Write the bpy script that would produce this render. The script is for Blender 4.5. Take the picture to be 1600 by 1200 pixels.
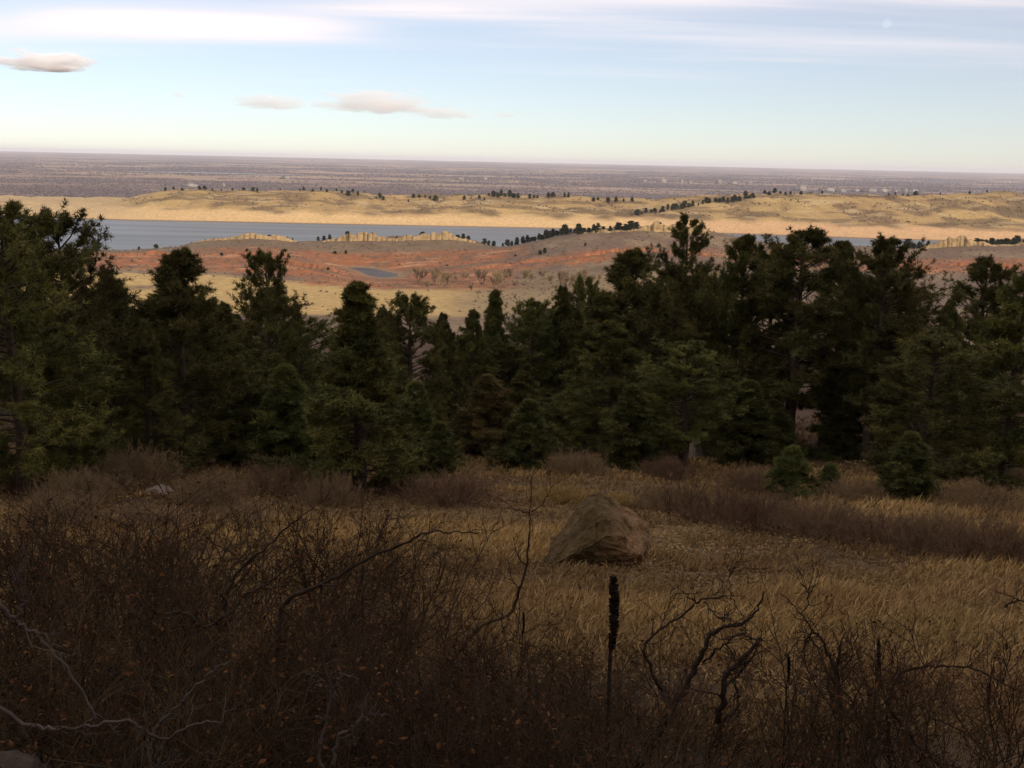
import bpy, bmesh, math, random
import numpy as np
from mathutils import Vector, Matrix, noise as mnoise

# ------------------------------------------------------------------ clear
for o in list(bpy.data.objects):
    bpy.data.objects.remove(o, do_unlink=True)
scene = bpy.context.scene
C = scene.collection
rng = np.random.default_rng(7)
random.seed(7)

# ------------------------------------------------------------------ camera
F = 1600.0                       # focal length in photo pixels (photo 1600 x 1200)
PITCH = math.atan(348 / F)
ROLL = math.atan(35 / 1600.0)
fw = np.array([0, math.cos(PITCH), -math.sin(PITCH)])
r0 = np.array([1.0, 0, 0])
u0 = np.array([0, math.sin(PITCH), math.cos(PITCH)])
rt = r0 * math.cos(ROLL) + u0 * math.sin(ROLL)
up = -r0 * math.sin(ROLL) + u0 * math.cos(ROLL)
cam_d = bpy.data.cameras.new('camera')
cam = bpy.data.objects.new('camera', cam_d)
C.objects.link(cam)
cam_d.sensor_fit = 'HORIZONTAL'
cam_d.sensor_width = 36.0
cam_d.lens = 36.0 * F / 1600.0
cam_d.clip_start = 0.1
cam_d.clip_end = 600000.0
cam.matrix_world = Matrix(((rt[0], up[0], -fw[0], 0), (rt[1], up[1], -fw[1], 0), (rt[2], up[2], -fw[2], 0), (0, 0, 0, 1)))
scene.camera = cam

# ------------------------------------------------------------------ sky, sun, exposure
SUN_EL = math.radians(15)
SUN_ROT = math.radians(180 - 40)      # behind the camera, to the right
sun_dir = Vector((math.sin(SUN_ROT) * math.cos(SUN_EL), math.cos(SUN_ROT) * math.cos(SUN_EL), math.sin(SUN_EL)))
world = bpy.data.worlds.new('World')
scene.world = world
world.use_nodes = True
wn, wl = world.node_tree.nodes, world.node_tree.links
wn.clear()
w_out = wn.new('ShaderNodeOutputWorld')
w_bg = wn.new('ShaderNodeBackground')
w_bg.inputs['Strength'].default_value = 0.11
w_sky = wn.new('ShaderNodeTexSky')
w_sky.sky_type = 'NISHITA'
w_sky.sun_disc = False
w_sky.sun_elevation = SUN_EL
w_sky.sun_rotation = SUN_ROT
w_sky.altitude = 1700
w_sky.air_density = 0.9
w_sky.dust_density = 0.85
w_sky.ozone_density = 2.0

def wmath(op, a, b=None, c=None):
    n = wn.new('ShaderNodeMath'); n.operation = op
    for i, v in enumerate((a, b, c)):
        if v is None: continue
        if isinstance(v, (int, float)): n.inputs[i].default_value = v
        else: wl.new(v, n.inputs[i])
    return n.outputs[0]
# thin high cirrus: a noise layer on a sheet seen at its true perspective (direction / height)
w_tc = wn.new('ShaderNodeTexCoord')
w_sep = wn.new('ShaderNodeSeparateXYZ'); wl.new(w_tc.outputs['Generated'], w_sep.inputs[0])
w_h = wmath('MAXIMUM', wmath('ADD', w_sep.outputs['Z'], 0.03), 0.01)
w_px = wmath('DIVIDE', w_sep.outputs['X'], w_h)
w_py = wmath('DIVIDE', w_sep.outputs['Y'], w_h)
w_cmb = wn.new('ShaderNodeCombineXYZ')
wl.new(wmath('MULTIPLY', w_px, 0.22), w_cmb.inputs[0]); wl.new(wmath('MULTIPLY', w_py, 0.9), w_cmb.inputs[1])
w_cmb.inputs[2].default_value = 15.6
w_nz = wn.new('ShaderNodeTexNoise'); wl.new(w_cmb.outputs[0], w_nz.inputs['Vector'])
w_nz.inputs['Scale'].default_value = 0.9; w_nz.inputs['Detail'].default_value = 6; w_nz.inputs['Roughness'].default_value = 0.55
w_nz.inputs['Distortion'].default_value = 0.3
w_mr = wn.new('ShaderNodeMapRange'); w_mr.interpolation_type = 'SMOOTHSTEP'
wl.new(w_nz.outputs['Fac'], w_mr.inputs['Value'])
w_mr.inputs['From Min'].default_value = 0.42; w_mr.inputs['From Max'].default_value = 0.75
w_fade = wn.new('ShaderNodeMapRange'); w_fade.interpolation_type = 'SMOOTHSTEP'
wl.new(w_sep.outputs['Z'], w_fade.inputs['Value'])
w_fade.inputs['From Min'].default_value = 0.05; w_fade.inputs['From Max'].default_value = 0.14
w_veil = wn.new('ShaderNodeMapRange'); w_veil.interpolation_type = 'SMOOTHSTEP'
wl.new(w_sep.outputs['Z'], w_veil.inputs['Value'])
w_veil.inputs['From Min'].default_value = 0.08; w_veil.inputs['From Max'].default_value = 0.30
w_f = wmath('ADD', wmath('MULTIPLY', w_fade.outputs[0], wmath('ADD', wmath('MULTIPLY', w_mr.outputs[0], 0.5), wmath('MULTIPLY', w_veil.outputs[0], 0.3))), 0.30)
# one broad bright cirrus streak high on the left, by its bearing and height
def _dir(x, y):
    d = fw + rt * ((x - 800) / F) - up * ((y - 600) / F); return d[0] / d[1], d[2] / d[1]
w_az = wmath('DIVIDE', w_sep.outputs['X'], wmath('MAXIMUM', w_sep.outputs['Y'], 0.05))
w_el = wmath('DIVIDE', w_sep.outputs['Z'], wmath('MAXIMUM', w_sep.outputs['Y'], 0.05))
for (sx, sy, ex, ey, wid, amt) in ((60, 30, 560, 48, 0.011, 0.75), (-250, 52, 420, 45, 0.016, 0.35), (500, 8, 1250, 2, 0.010, 0.35)):
    (a0, e0), (a1, e1) = _dir(sx, sy), _dir(ex, ey)
    am, hw = (a0 + a1) / 2, abs(a1 - a0) / 2
    u = wmath('DIVIDE', wmath('SUBTRACT', w_az, am), hw)
    el0 = wmath('MULTIPLY_ADD', wmath('SUBTRACT', w_az, am), (e1 - e0) / (a1 - a0), (e0 + e1) / 2)
    v = wmath('DIVIDE', wmath('ADD', wmath('SUBTRACT', w_el, el0), wmath('MULTIPLY', wmath('SUBTRACT', w_nz.outputs['Fac'], 0.5), 0.03)), wid)
    q = wmath('ADD', wmath('POWER', wmath('ABSOLUTE', u), 4.0), wmath('MULTIPLY', v, v))
    g_ = wmath('EXPONENT', wmath('MULTIPLY', q, -1.0))
    w_f = wmath('MINIMUM', wmath('MULTIPLY_ADD', g_, amt, w_f), 1.0)
w_mix = wn.new('ShaderNodeMix'); w_mix.data_type = 'RGBA'
wl.new(w_f, w_mix.inputs['Factor']); wl.new(w_sky.outputs[0], w_mix.inputs['A'])
w_mix.inputs['B'].default_value = (8.8, 7.8, 7.75, 1)
wl.new(w_mix.outputs['Result'], w_bg.inputs['Color'])
wl.new(w_bg.outputs[0], w_out.inputs['Surface'])

sun_l = bpy.data.lights.new('sun', 'SUN')
sun_l.energy = 3.3
sun_l.angle = math.radians(0.5)
sun_l.color = (1.0, 0.87, 0.70)
sun_o = bpy.data.objects.new('sun', sun_l)
C.objects.link(sun_o)
sun_o.rotation_euler = (-sun_dir).to_track_quat('-Z', 'Y').to_euler()
sun_o.location = (0, -50, 200)

scene.render.engine = 'CYCLES'
scene.cycles.volume_bounces = 4
scene.cycles.max_bounces = 8
scene.view_settings.view_transform = 'Standard'
scene.view_settings.look = 'None'
scene.view_settings.exposure = 0.25
scene.view_settings.gamma = 1.0
scene.view_settings.use_curve_mapping = False
scene.render.resolution_x = 1024
scene.render.resolution_y = 768

# ------------------------------------------------------------------ projection helpers
def px_dir(x, y):
    return fw + rt * ((x - 800) / F) - up * ((y - 600) / F)

def at(x, y, D):
    """world point seen at photo pixel (x, y) at forward distance D"""
    d = px_dir(x, y)
    return d * (D / d[1])

def proj_x(X, Y, Z):
    dz = X * fw[0] + Y * fw[1] + Z * fw[2]
    return 800 + F * (X * rt[0] + Y * rt[1] + Z * rt[2]) / np.maximum(dz, 1e-3)

def proj_y(X, Y, Z):
    dz = X * fw[0] + Y * fw[1] + Z * fw[2]
    return 600 - F * (X * up[0] + Y * up[1] + Z * up[2]) / np.maximum(dz, 1e-3)

# ------------------------------------------------------------------ numpy noise
_perm = rng.permutation(65536)
def _hash(ix, iy, s):
    return _perm[(_perm[(ix + s * 131) & 65535] + iy) & 65535] / 65535.0
def vnoise(x, y, s=0):
    ix, iy = np.floor(x).astype(np.int64), np.floor(y).astype(np.int64)
    fx, fy = x - ix, y - iy
    fx, fy = fx * fx * (3 - 2 * fx), fy * fy * (3 - 2 * fy)
    a, b = _hash(ix, iy, s), _hash(ix + 1, iy, s)
    c, d = _hash(ix, iy + 1, s), _hash(ix + 1, iy + 1, s)
    return (a * (1 - fx) + b * fx) * (1 - fy) + (c * (1 - fx) + d * fx) * fy
def fbm(x, y, s=0, o=4):
    t, a, n = 0, 0.5, 0
    for k in range(o):
        t = t + a * vnoise(x * 2 ** k + 17.3 * k, y * 2 ** k - 9.1 * k, s + k); n += a; a *= 0.5
    return t / n * 2 - 1          # -1..1
def sst(a, b, x):
    t = np.clip((x - a) / (b - a), 0, 1)
    return t * t * (3 - 2 * t)

# ------------------------------------------------------------------ terrain heights
def band_(x, a, b, s): return sst(a - s, a + s, x) * (1 - sst(b - s, b + s, x))
LAKE = -160.0
near_Y = np.array([-90000, -3000, -900, -380, -270, -120, -40, -15, -5, 0, 2, 4, 6, 8, 12, 23, 30, 38, 55, 75, 100, 150, 220, 300, 600, 850])
near_Z = np.array([60, 150, 165, 162, 150, 66, 15, 4.5, 0, -1.65, -2.05, -2.95, -3.8, -4.6, -6.0, -9.5, -11.2, -12.95, -16.6, -20.5, -24.8, -34, -47, -60, -106, -136])
ROWS = [   # forward distance, [(photo column, height)]
 (850, [(0,-136),(800,-135),(1000,-130),(1200,-122),(1400,-117),(1600,-112)]),
 (1000, [(0,-147),(600,-147),(800,-145),(1000,-138),(1200,-130),(1400,-125),(1600,-120)]),
 (1100, [(0,-147),(400,-149),(600,-150),(800,-148),(1000,-141),(1200,-133),(1400,-129),(1600,-125)]),
 (1200, [(0,-145),(200,-146),(400,-148),(600,-153),(800,-149),(900,-142),(1000,-138),(1200,-134),(1400,-131),(1600,-129)]),
 (1350, [(0,-145),(200,-142),(400,-141),(500,-147),(560,-156),(600,-158),(700,-156),(800,-152),(900,-139),(1000,-129),(1200,-130),(1400,-133),(1600,-131)]),
 (1450, [(0,-143),(200,-140),(400,-138),(480,-141),(530,-154),(565,-160.6),(600,-162.5),(635,-159.5),(690,-152),(760,-143),(800,-138),(900,-127),(1000,-121),(1200,-124),(1400,-131),(1600,-128)]),
 (1530, [(0,-146),(200,-144),(400,-141),(470,-146),(500,-156),(540,-161.5),(580,-161),(620,-155),(720,-148),(800,-135),(900,-117),(1000,-108),(1200,-122),(1400,-129),(1600,-124)]),
 (1600, [(0,-151),(200,-149),(300,-146),(400,-142),(500,-148),(600,-151),(700,-143),(800,-130),(900,-107),(960,-98),(1000,-95),(1100,-101),(1200,-119),(1400,-124),(1500,-119),(1600,-114)]),
 (1680, [(0,-158),(200,-156),(300,-145),(400,-139),(500,-143),(600,-139),(700,-135),(760,-141),(800,-136),(900,-109),(960,-102),(1000,-99),(1100,-104),(1200,-122),(1400,-125),(1500,-116),(1600,-110)]),
 (1750, [(0,-166),(200,-165),(270,-160),(300,-142),(390,-130),(460,-140),(540,-133),(600,-127),(650,-123),(740,-128),(770,-145),(800,-141),(870,-122),(930,-112),(1000,-108),(1100,-115),(1200,-128),(1400,-128),(1500,-114),(1600,-108)]),
 (1850, [(0,-172),(270,-170),(400,-158),(600,-150),(800,-156),(1000,-140),(1200,-152),(1600,-145)]),
 (1960, [(0,-175),(1600,-175)]),
 (2380, [(0,-174),(1100,-174),(1250,-166),(1600,-166)]),
 (2430, [(0,-168),(200,-168),(600,-170),(900,-171),(1200,-164),(1400,-158),(1600,-156)]),
 (2520, [(0,-161),(120,-160),(200,-158),(400,-161),(600,-162),(900,-163),(1200,-156),(1400,-152),(1600,-149)]),
 (2600, [(0,-158),(200,-155),(400,-148),(600,-150),(800,-154),(1000,-154),(1200,-148),(1400,-142),(1600,-138)]),
 (2680, [(0,-155),(200,-149),(400,-134),(600,-136),(800,-142),(1000,-143),(1200,-138),(1400,-131),(1600,-126)]),
 (2800, [(0,-151),(200,-139),(300,-122),(500,-121),(600,-126),(800,-128),(1000,-130),(1200,-118),(1400,-107),(1600,-98)]),
 (2920, [(0,-146),(190,-136),(250,-114),(400,-109),(500,-106),(600,-113),(800,-112),(1000,-115),(1100,-101),(1200,-92),(1400,-84),(1540,-74),(1600,-76)]),
 (3050, [(0,-141),(150,-141),(200,-132),(250,-107),(300,-100),(400,-102),(500,-95),(560,-91),(600,-102),(700,-100),(800,-98),(900,-97),(970,-103),(1000,-104),(1050,-93),(1100,-85),(1200,-73),(1300,-72),(1400,-67),(1470,-63),(1540,-54),(1600,-58)]),
 (3250, [(0,-137),(200,-138),(300,-125),(500,-112),(600,-112),(800,-104),(950,-106),(1200,-95),(1600,-85)]),
 (3500, [(0,-150),(500,-150),(1000,-140),(1600,-130)]),
 (4300, [(0,-232),(1600,-232)]),
 (5000, [(0,-235),(1600,-235)])]
PXG = np.arange(-100, 1701, 10.0)
DG = np.arange(850, 5001, 10.0)
_tab = np.array([np.interp(PXG, [p[0] for p in r[1]], [p[1] for p in r[1]]) for r in ROWS])
_tab = np.array([np.interp(DG, [r[0] for r in ROWS], _tab[:, j]) for j in range(len(PXG))]).T
def _gs(a, sig, ax):
    n = int(sig * 3); k = np.exp(-0.5 * (np.arange(-n, n + 1) / sig) ** 2); k /= k.sum()
    p = [(0, 0), (0, 0)]; p[ax] = (n, n)
    a = np.pad(a, p, mode='edge')
    return np.apply_along_axis(lambda v: np.convolve(v, k, 'valid'), ax, a)
_tab = _gs(_gs(_tab, 1.6, 0), 1.3, 1)

def net(px, D):
    i = np.clip((px - PXG[0]) / 10.0, 0, len(PXG) - 1.001); j = np.clip((D - DG[0]) / 10.0, 0, len(DG) - 1.001)
    i0, j0 = i.astype(int), j.astype(int); fi, fj = i - i0, j - j0
    return (_tab[j0, i0] * (1 - fi) + _tab[j0, i0 + 1] * fi) * (1 - fj) + (_tab[j0 + 1, i0] * (1 - fi) + _tab[j0 + 1, i0 + 1] * fi) * fj

def height(X, Y):
    X, Y = np.asarray(X, float), np.asarray(Y, float)
    # near hillside: profile along the view, a low bank to the right, bumps
    zn = np.interp(Y, near_Y, near_Z)
    amp = np.clip(np.abs(Y) / 60.0, 0.15, 1.0) * sst(-4, 6, np.hypot(X, Y))
    zn = zn + amp * (0.9 * fbm(X / 17, Y / 17, 1) + 0.16 * fbm(X / 2.7, Y / 2.7, 5, 3))
    far = sst(60, 250, np.hypot(X, Y))
    zn = zn + far * (5 * fbm(X / 130, Y / 130, 9) + 1.2 * fbm(X / 30, Y / 30, 12))
    back = sst(-40, -300, Y)
    zn = zn + back * (13 * fbm(X / 260, Y / 260, 21, 5))
    px = proj_x(X, np.maximum(Y, 1.0), -0.085 * np.maximum(Y, 1.0))
    zf = net(px, Y)
    land = sst(LAKE - 1, LAKE + 10, zf)
    pl = sst(3600, 4600, Y)
    zf = zf + land * (1 - pl) * (1.6 * band_(Y, 1250, 1700, 40) * fbm(X / 13, Y / 9, 39, 3) + 2.2 * fbm(X / 90, Y / 90, 31, 4) + 0.9 * fbm(X / 22, Y / 22, 37, 3)
                                + sst(2600, 2850, Y) * (4.5 * fbm(X / 150, Y / 420, 41, 4) - 6.5 * (1 - np.abs(fbm(X / 85, Y / 300, 47, 4)) * 2.2).clip(0, 1) ** 3))
    zf = zf + pl * (5 * fbm(X / 2600, Y / 2600, 44, 3)) + sst(14000, 70000, Y) * 150
    w = sst(700, 900, Y)
    return zn * (1 - w) + zf * w

def gz(x, y):
    return float(height(np.array([x]), np.array([y]))[0])

def ground_px(x, y, d0=2.0, d1=400.0):
    """first ground point seen at photo pixel (x, y)"""
    D = np.exp(np.linspace(math.log(d0), math.log(d1), 900))
    d = px_dir(x, y)
    X, Z = d[0] / d[1] * D, d[2] / d[1] * D
    h = height(X, D)
    k = np.nonzero(Z <= h)[0]
    k = k[0] if len(k) else len(D) - 1
    return np.array([X[k], D[k], h[k]])

# ------------------------------------------------------------------ node materials
def new_mat(name):
    m = bpy.data.materials.new(name); m.use_nodes = True
    n = m.node_tree.nodes; n.clear()
    o = n.new('ShaderNodeOutputMaterial'); b = n.new('ShaderNodeBsdfPrincipled')
    m.node_tree.links.new(b.outputs[0], o.inputs['Surface'])
    b.inputs['Specular IOR Level'].default_value = 0.2
    return m, n, m.node_tree.links, b

def noise_mat(name, c1, c2, scale=3.0, rough=0.9, bump=0.0, bscale=None, detail=5, rand=0.0, spec=0.2, attr=None, c3=None, bdist=0.05):
    m, n, l, b = new_mat(name)
    tc = n.new('ShaderNodeTexCoord')
    nz = n.new('ShaderNodeTexNoise'); nz.inputs['Scale'].default_value = scale; nz.inputs['Detail'].default_value = detail
    nz.inputs['Roughness'].default_value = 0.65
    l.new(tc.outputs['Object'], nz.inputs['Vector'])
    cr = n.new('ShaderNodeValToRGB')
    cr.color_ramp.elements[0].position = 0.32; cr.color_ramp.elements[1].position = 0.68
    cr.color_ramp.elements[0].color = (*c1, 1); cr.color_ramp.elements[1].color = (*c2, 1)
    if c3:
        e = cr.color_ramp.elements.new(0.5); e.color = (*c3, 1)
    l.new(nz.outputs['Fac'], cr.inputs[0])
    col = cr.outputs[0]
    if attr:
        at_ = n.new('ShaderNodeAttribute'); at_.attribute_name = attr
        mx = n.new('ShaderNodeMix'); mx.data_type = 'RGBA'; mx.blend_type = 'MULTIPLY'; mx.inputs['Factor'].default_value = 1
        l.new(col, mx.inputs['A']); l.new(at_.outputs['Color'], mx.inputs['B']); col = mx.outputs['Result']
    if rand:
        oi = n.new('ShaderNodeObjectInfo')
        mr = n.new('ShaderNodeMapRange'); mr.inputs['To Min'].default_value = 1 - rand; mr.inputs['To Max'].default_value = 1 + rand
        l.new(oi.outputs['Random'], mr.inputs['Value'])
        hs = n.new('ShaderNodeHueSaturation'); l.new(col, hs.inputs['Color']); l.new(mr.outputs[0], hs.inputs['Value'])
        mh = n.new('ShaderNodeMapRange'); mh.inputs['To Min'].default_value = 0.5 - rand * 0.06; mh.inputs['To Max'].default_value = 0.5 + rand * 0.06
        l.new(oi.outputs['Random'], mh.inputs['Value']); l.new(mh.outputs[0], hs.inputs['Hue'])
        col = hs.outputs[0]
    l.new(col, b.inputs['Base Color'])
    b.inputs['Roughness'].default_value = rough
    b.inputs['Specular IOR Level'].default_value = spec
    if bump:
        nb = n.new('ShaderNodeTexNoise'); nb.inputs['Scale'].default_value = bscale or scale * 4; nb.inputs['Detail'].default_value = 6
        l.new(tc.outputs['Object'], nb.inputs['Vector'])
        bp = n.new('ShaderNodeBump'); bp.inputs['Strength'].default_value = bump; bp.inputs['Distance'].default_value = bdist
        l.new(nb.outputs['Fac'], bp.inputs['Height']); l.new(bp.outputs[0], b.inputs['Normal'])
    return m

M = {}
M['needle'] = noise_mat('pine_needles', (.074, .074, .021), (.134, .126, .036), 1.3, 0.8, rand=0.28, spec=0.1, attr='Col')
M['needle_young'] = noise_mat('young_pine_needles', (.070, .080, .022), (.120, .122, .035), 1.8, 0.8, rand=0.2, spec=0.1, attr='Col')
M['needle_brown'] = noise_mat('browned_pine_needles', (.095, .074, .026), (.135, .100, .036), 1.5, 0.8, rand=0.1, spec=0.1, attr='Col')
M['bark'] = noise_mat('pine_bark', (.035, .025, .018), (.10, .068, .045), 6, 0.95, bump=0.6, bscale=14)
M['twig_grey'] = noise_mat('grey_twigs', (.14, .088, .050), (.24, .158, .092), 2.2, 0.9, rand=0.2, spec=0.04)
M['twig_brown'] = noise_mat('brown_twigs', (.024, .0145, .008), (.068, .042, .023), 3, 0.85, rand=0.22, spec=0.04)
M['twig_dark'] = noise_mat('dark_bark', (.020, .013, .009), (.045, .029, .019), 9, 0.9, bump=0.5, bscale=60, bdist=0.01, spec=0.06)
M['twig_pale'] = noise_mat('weathered_dead_wood', (.042, .030, .023), (.098, .074, .060), 7, 0.85, bump=0.4, bscale=50, bdist=0.01, spec=0.06)
M['leaf'] = noise_mat('dead_leaves', (.050, .020, .008), (.125, .055, .020), 8, 0.8, rand=0.15, spec=0.04)
M['grass'] = noise_mat('dry_grass', (.80, .78, .74), (1, 1, 1), 0.35, 0.85, attr='Col', spec=0.1)
M['rabbit'] = noise_mat('golden_brush', (.30, .20, .06), (.46, .32, .11), 2.5, 0.9, rand=0.12)
M['mullein'] = noise_mat('mullein_stalk', (.016, .011, .008), (.040, .027, .018), 30, 0.95, bump=0.8, bscale=90, bdist=0.01, spec=0.06)
M['boulder'] = noise_mat('boulder_stone', (.13, .082, .034), (.38, .22, .125), 1.1, 0.92, bump=1.0, bscale=7, c3=(.21, .130, .066), bdist=0.12, detail=9)
def boulder_mat():
    m = M['boulder']; n, l = m.node_tree.nodes, m.node_tree.links
    b = [q for q in n if q.type == 'BSDF_PRINCIPLED'][0]; base = b.inputs['Base Color'].links[0].from_socket
    tc = n.new('ShaderNodeTexCoord'); sp = n.new('ShaderNodeSeparateXYZ'); l.new(tc.outputs['Object'], sp.inputs[0])
    nz = n.new('ShaderNodeTexNoise'); nz.inputs['Scale'].default_value = 2.6; nz.inputs['Detail'].default_value = 8; nz.inputs['Roughness'].default_value = .7
    l.new(tc.outputs['Object'], nz.inputs['Vector'])
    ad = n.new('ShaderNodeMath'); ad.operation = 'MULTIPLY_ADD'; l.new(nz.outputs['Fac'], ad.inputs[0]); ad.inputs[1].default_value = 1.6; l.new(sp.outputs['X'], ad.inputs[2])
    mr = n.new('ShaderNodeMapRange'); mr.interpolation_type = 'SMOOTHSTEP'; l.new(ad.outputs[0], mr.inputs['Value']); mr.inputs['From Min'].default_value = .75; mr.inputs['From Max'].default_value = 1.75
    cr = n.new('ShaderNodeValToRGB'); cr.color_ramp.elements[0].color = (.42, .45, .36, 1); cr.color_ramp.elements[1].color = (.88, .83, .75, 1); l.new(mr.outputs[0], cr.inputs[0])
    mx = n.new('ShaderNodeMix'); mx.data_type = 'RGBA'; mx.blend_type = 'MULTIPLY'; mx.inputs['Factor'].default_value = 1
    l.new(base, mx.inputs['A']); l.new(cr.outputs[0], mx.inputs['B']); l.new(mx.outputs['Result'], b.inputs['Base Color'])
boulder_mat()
M['stone'] = noise_mat('pale_stone', (.24, .19, .15), (.40, .33, .28), 2.5, 0.9, bump=0.7, bscale=8, bdist=0.05)
M['stone_mid'] = noise_mat('weathered_stone', (.12, .09, .07), (.22, .17, .14), 2.5, 0.9, bump=0.7, bscale=8, bdist=0.05)
M['stone_dark'] = noise_mat('grey_stone', (.032, .023, .018), (.075, .055, .043), 3.5, 0.9, bump=0.9, bscale=12, bdist=0.04, spec=0.06)
M['sandstone'] = noise_mat('pale_sandstone', (.20, .13, .062), (.43, .305, .155), 0.16, 0.9, bump=0.6, bscale=0.4, bdist=1.0)
M['redrock'] = noise_mat('red_sandstone', (.19, .072, .034), (.35, .15, .075), 0.12, 0.9, bump=0.6, bscale=0.4, bdist=1.0)
M['far_pine'] = noise_mat('far_pine_needles', (.022, .030, .014), (.05, .056, .024), 0.5, 0.9, rand=0.3, spec=0.1)
M['cottonwood'] = noise_mat('bare_cottonwood', (.17, .12, .068), (.28, .20, .11), 0.3, 0.9, rand=0.2)
M['far_bare'] = noise_mat('bare_far_trees', (.055, .045, .056), (.145, .110, .108), 0.006, 0.9)
M['scrub'] = noise_mat('valley_scrub', (.10, .075, .055), (.20, .15, .095), 0.02, 0.9)
M['city_wall'] = noise_mat('pale_city_wall', (.17, .145, .135), (.30, .265, .24), 0.02, 0.8, rand=0.2)
M['city_roof'] = noise_mat('city_roof', (.13, .11, .10), (.26, .23, .21), 0.02, 0.8, rand=0.2)

# ------------------------------------------------------------------ mesh and object helpers
def mesh_np(name, V, faces, mat=None, smooth=False, col=None):
    """faces: list of (n,k) int arrays"""
    V = np.asarray(V, np.float32)
    faces = [np.asarray(f, np.int32) for f in (faces if isinstance(faces, list) else [faces]) if len(f)]
    me = bpy.data.meshes.new(name)
    me.vertices.add(len(V)); me.vertices.foreach_set('co', V.ravel())
    nl = sum(f.size for f in faces); nf = sum(len(f) for f in faces)
    me.loops.add(nl); me.polygons.add(nf)
    me.loops.foreach_set('vertex_index', np.concatenate([f.ravel() for f in faces]))
    tot = np.concatenate([np.full(len(f), f.shape[1], np.int32) for f in faces])
    st = np.concatenate([[0], np.cumsum(tot)[:-1]]).astype(np.int32)
    me.polygons.foreach_set('loop_start', st)
    if smooth: me.polygons.foreach_set('use_smooth', np.ones(nf, bool))
    if col is not None:
        a = me.color_attributes.new('Col', 'FLOAT_COLOR', 'POINT')
        c4 = np.ones((len(V), 4), np.float32); c4[:, :3] = col
        a.data.foreach_set('color', c4.ravel())
    me.update(calc_edges=True); me.validate()
    if mat: me.materials.append(mat)
    return me

def obj(name, me, parent=None, loc=None):
    o = bpy.data.objects.new(name, me); C.objects.link(o)
    if parent: o.parent = parent
    if loc is not None: o.location = loc
    return o

_labels = set()
def tag(o, label, cat, group=None):
    if label in _labels: print('DUPLICATE LABEL', label)
    _labels.add(label)
    o['label'] = label; o['category'] = cat
    if group: o['group'] = group
    return o

def empty(name, loc, rz=0, s=1.0):
    o = bpy.data.objects.new(name, None); C.objects.link(o)
    o.location = loc; o.rotation_euler = (0, 0, rz)
    o.scale = (s, s, s) if np.isscalar(s) else s
    o.empty_display_size = 0.2
    return o

ORD = ['first', 'second', 'third', 'fourth', 'fifth', 'sixth', 'seventh', 'eighth', 'ninth', 'tenth', 'eleventh', 'twelfth', 'thirteenth',
       'fourteenth', 'fifteenth', 'sixteenth', 'seventeenth', 'eighteenth', 'nineteenth', 'twentieth', 'twenty-first', 'twenty-second',
       'twenty-third', 'twenty-fourth', 'twenty-fifth', 'twenty-sixth', 'twenty-seventh', 'twenty-eighth', 'twenty-ninth', 'thirtieth']

class Geo:
    def __init__(s): s.V = []; s.T = []; s.Q = []; s.n = 0
    def add(s, V, T=None, Q=None):
        if T is not None and len(T): s.T.append(np.asarray(T) + s.n)
        if Q is not None and len(Q): s.Q.append(np.asarray(Q) + s.n)
        s.V.append(np.asarray(V, float)); s.n += len(V)
    def mesh(s, name, mat, smooth=False):
        fs = []
        if s.T: fs.append(np.concatenate(s.T))
        if s.Q: fs.append(np.concatenate(s.Q))
        return mesh_np(name, np.concatenate(s.V), fs, mat, smooth)

def norm(v): return v / np.maximum(np.linalg.norm(v, axis=-1, keepdims=True), 1e-9)

def tubes(g, P, R, k=3):
    """P (n,m,3) polylines, R (n,m) radii -> tubes with k sides"""
    n, m, _ = P.shape
    T = np.empty_like(P); T[:, 1:-1] = P[:, 2:] - P[:, :-2]; T[:, 0] = P[:, 1] - P[:, 0]; T[:, -1] = P[:, -1] - P[:, -2]
    T = norm(T)
    ref = np.where(np.abs(T[:, :1, 2:]) > 0.8, np.array([1.0, 0.13, 0]), np.array([0.09, 0.1, 1.0]))
    U = norm(np.cross(T, np.broadcast_to(ref, T.shape))); W = np.cross(T, U)
    a = np.arange(k) * 2 * math.pi / k
    V = P[:, :, None] + R[:, :, None, None] * (U[:, :, None] * np.cos(a)[None, None, :, None] + W[:, :, None] * np.sin(a)[None, None, :, None])
    idx = np.arange(n * m * k).reshape(n, m, k)
    A, B = idx[:, :-1], idx[:, 1:]
    Q = np.stack([A, np.roll(A, -1, 2), np.roll(B, -1, 2), B], -1).reshape(-1, 4)
    g.add(V.reshape(-1, 3), Q=Q)

def walk(start, d, L, m, wig, grav, r):
    """random-walk polylines: start (n,3), direction (n,3), length (n,) -> (n,m,3)"""
    n = len(start); P = np.empty((n, m, 3)); P[:, 0] = start; d = norm(d)
    for i in range(1, m):
        d = norm(d + r.normal(0, wig, (n, 3)) + np.array([0, 0, grav]))
        P[:, i] = P[:, i - 1] + d * (L / (m - 1))[:, None]
    return P

def pick(P, cnt, t0, t1, r):
    """cnt points on each polyline: position, tangent, t"""
    n, m, _ = P.shape
    t = r.uniform(t0, t1, (n, cnt)); f = t * (m - 1); i = np.minimum(f.astype(int), m - 2); f = f - i
    rows = np.arange(n)[:, None]
    a, b = P[rows, i], P[rows, i + 1]
    return (a + (b - a) * f[..., None]).reshape(-1, 3), norm(b - a).reshape(-1, 3), t.reshape(-1), np.repeat(np.arange(n), cnt)

def branch_dir(T, ang, r, upb=0.0):
    n = len(T); q = r.normal(0, 1, (n, 3)); q = norm(q - T * np.sum(q * T, -1, keepdims=True))
    a = ang * r.uniform(0.65, 1.35, (n, 1))
    d = T * np.cos(a) + q * np.sin(a); d[:, 2] += upb
    return norm(d)

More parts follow.
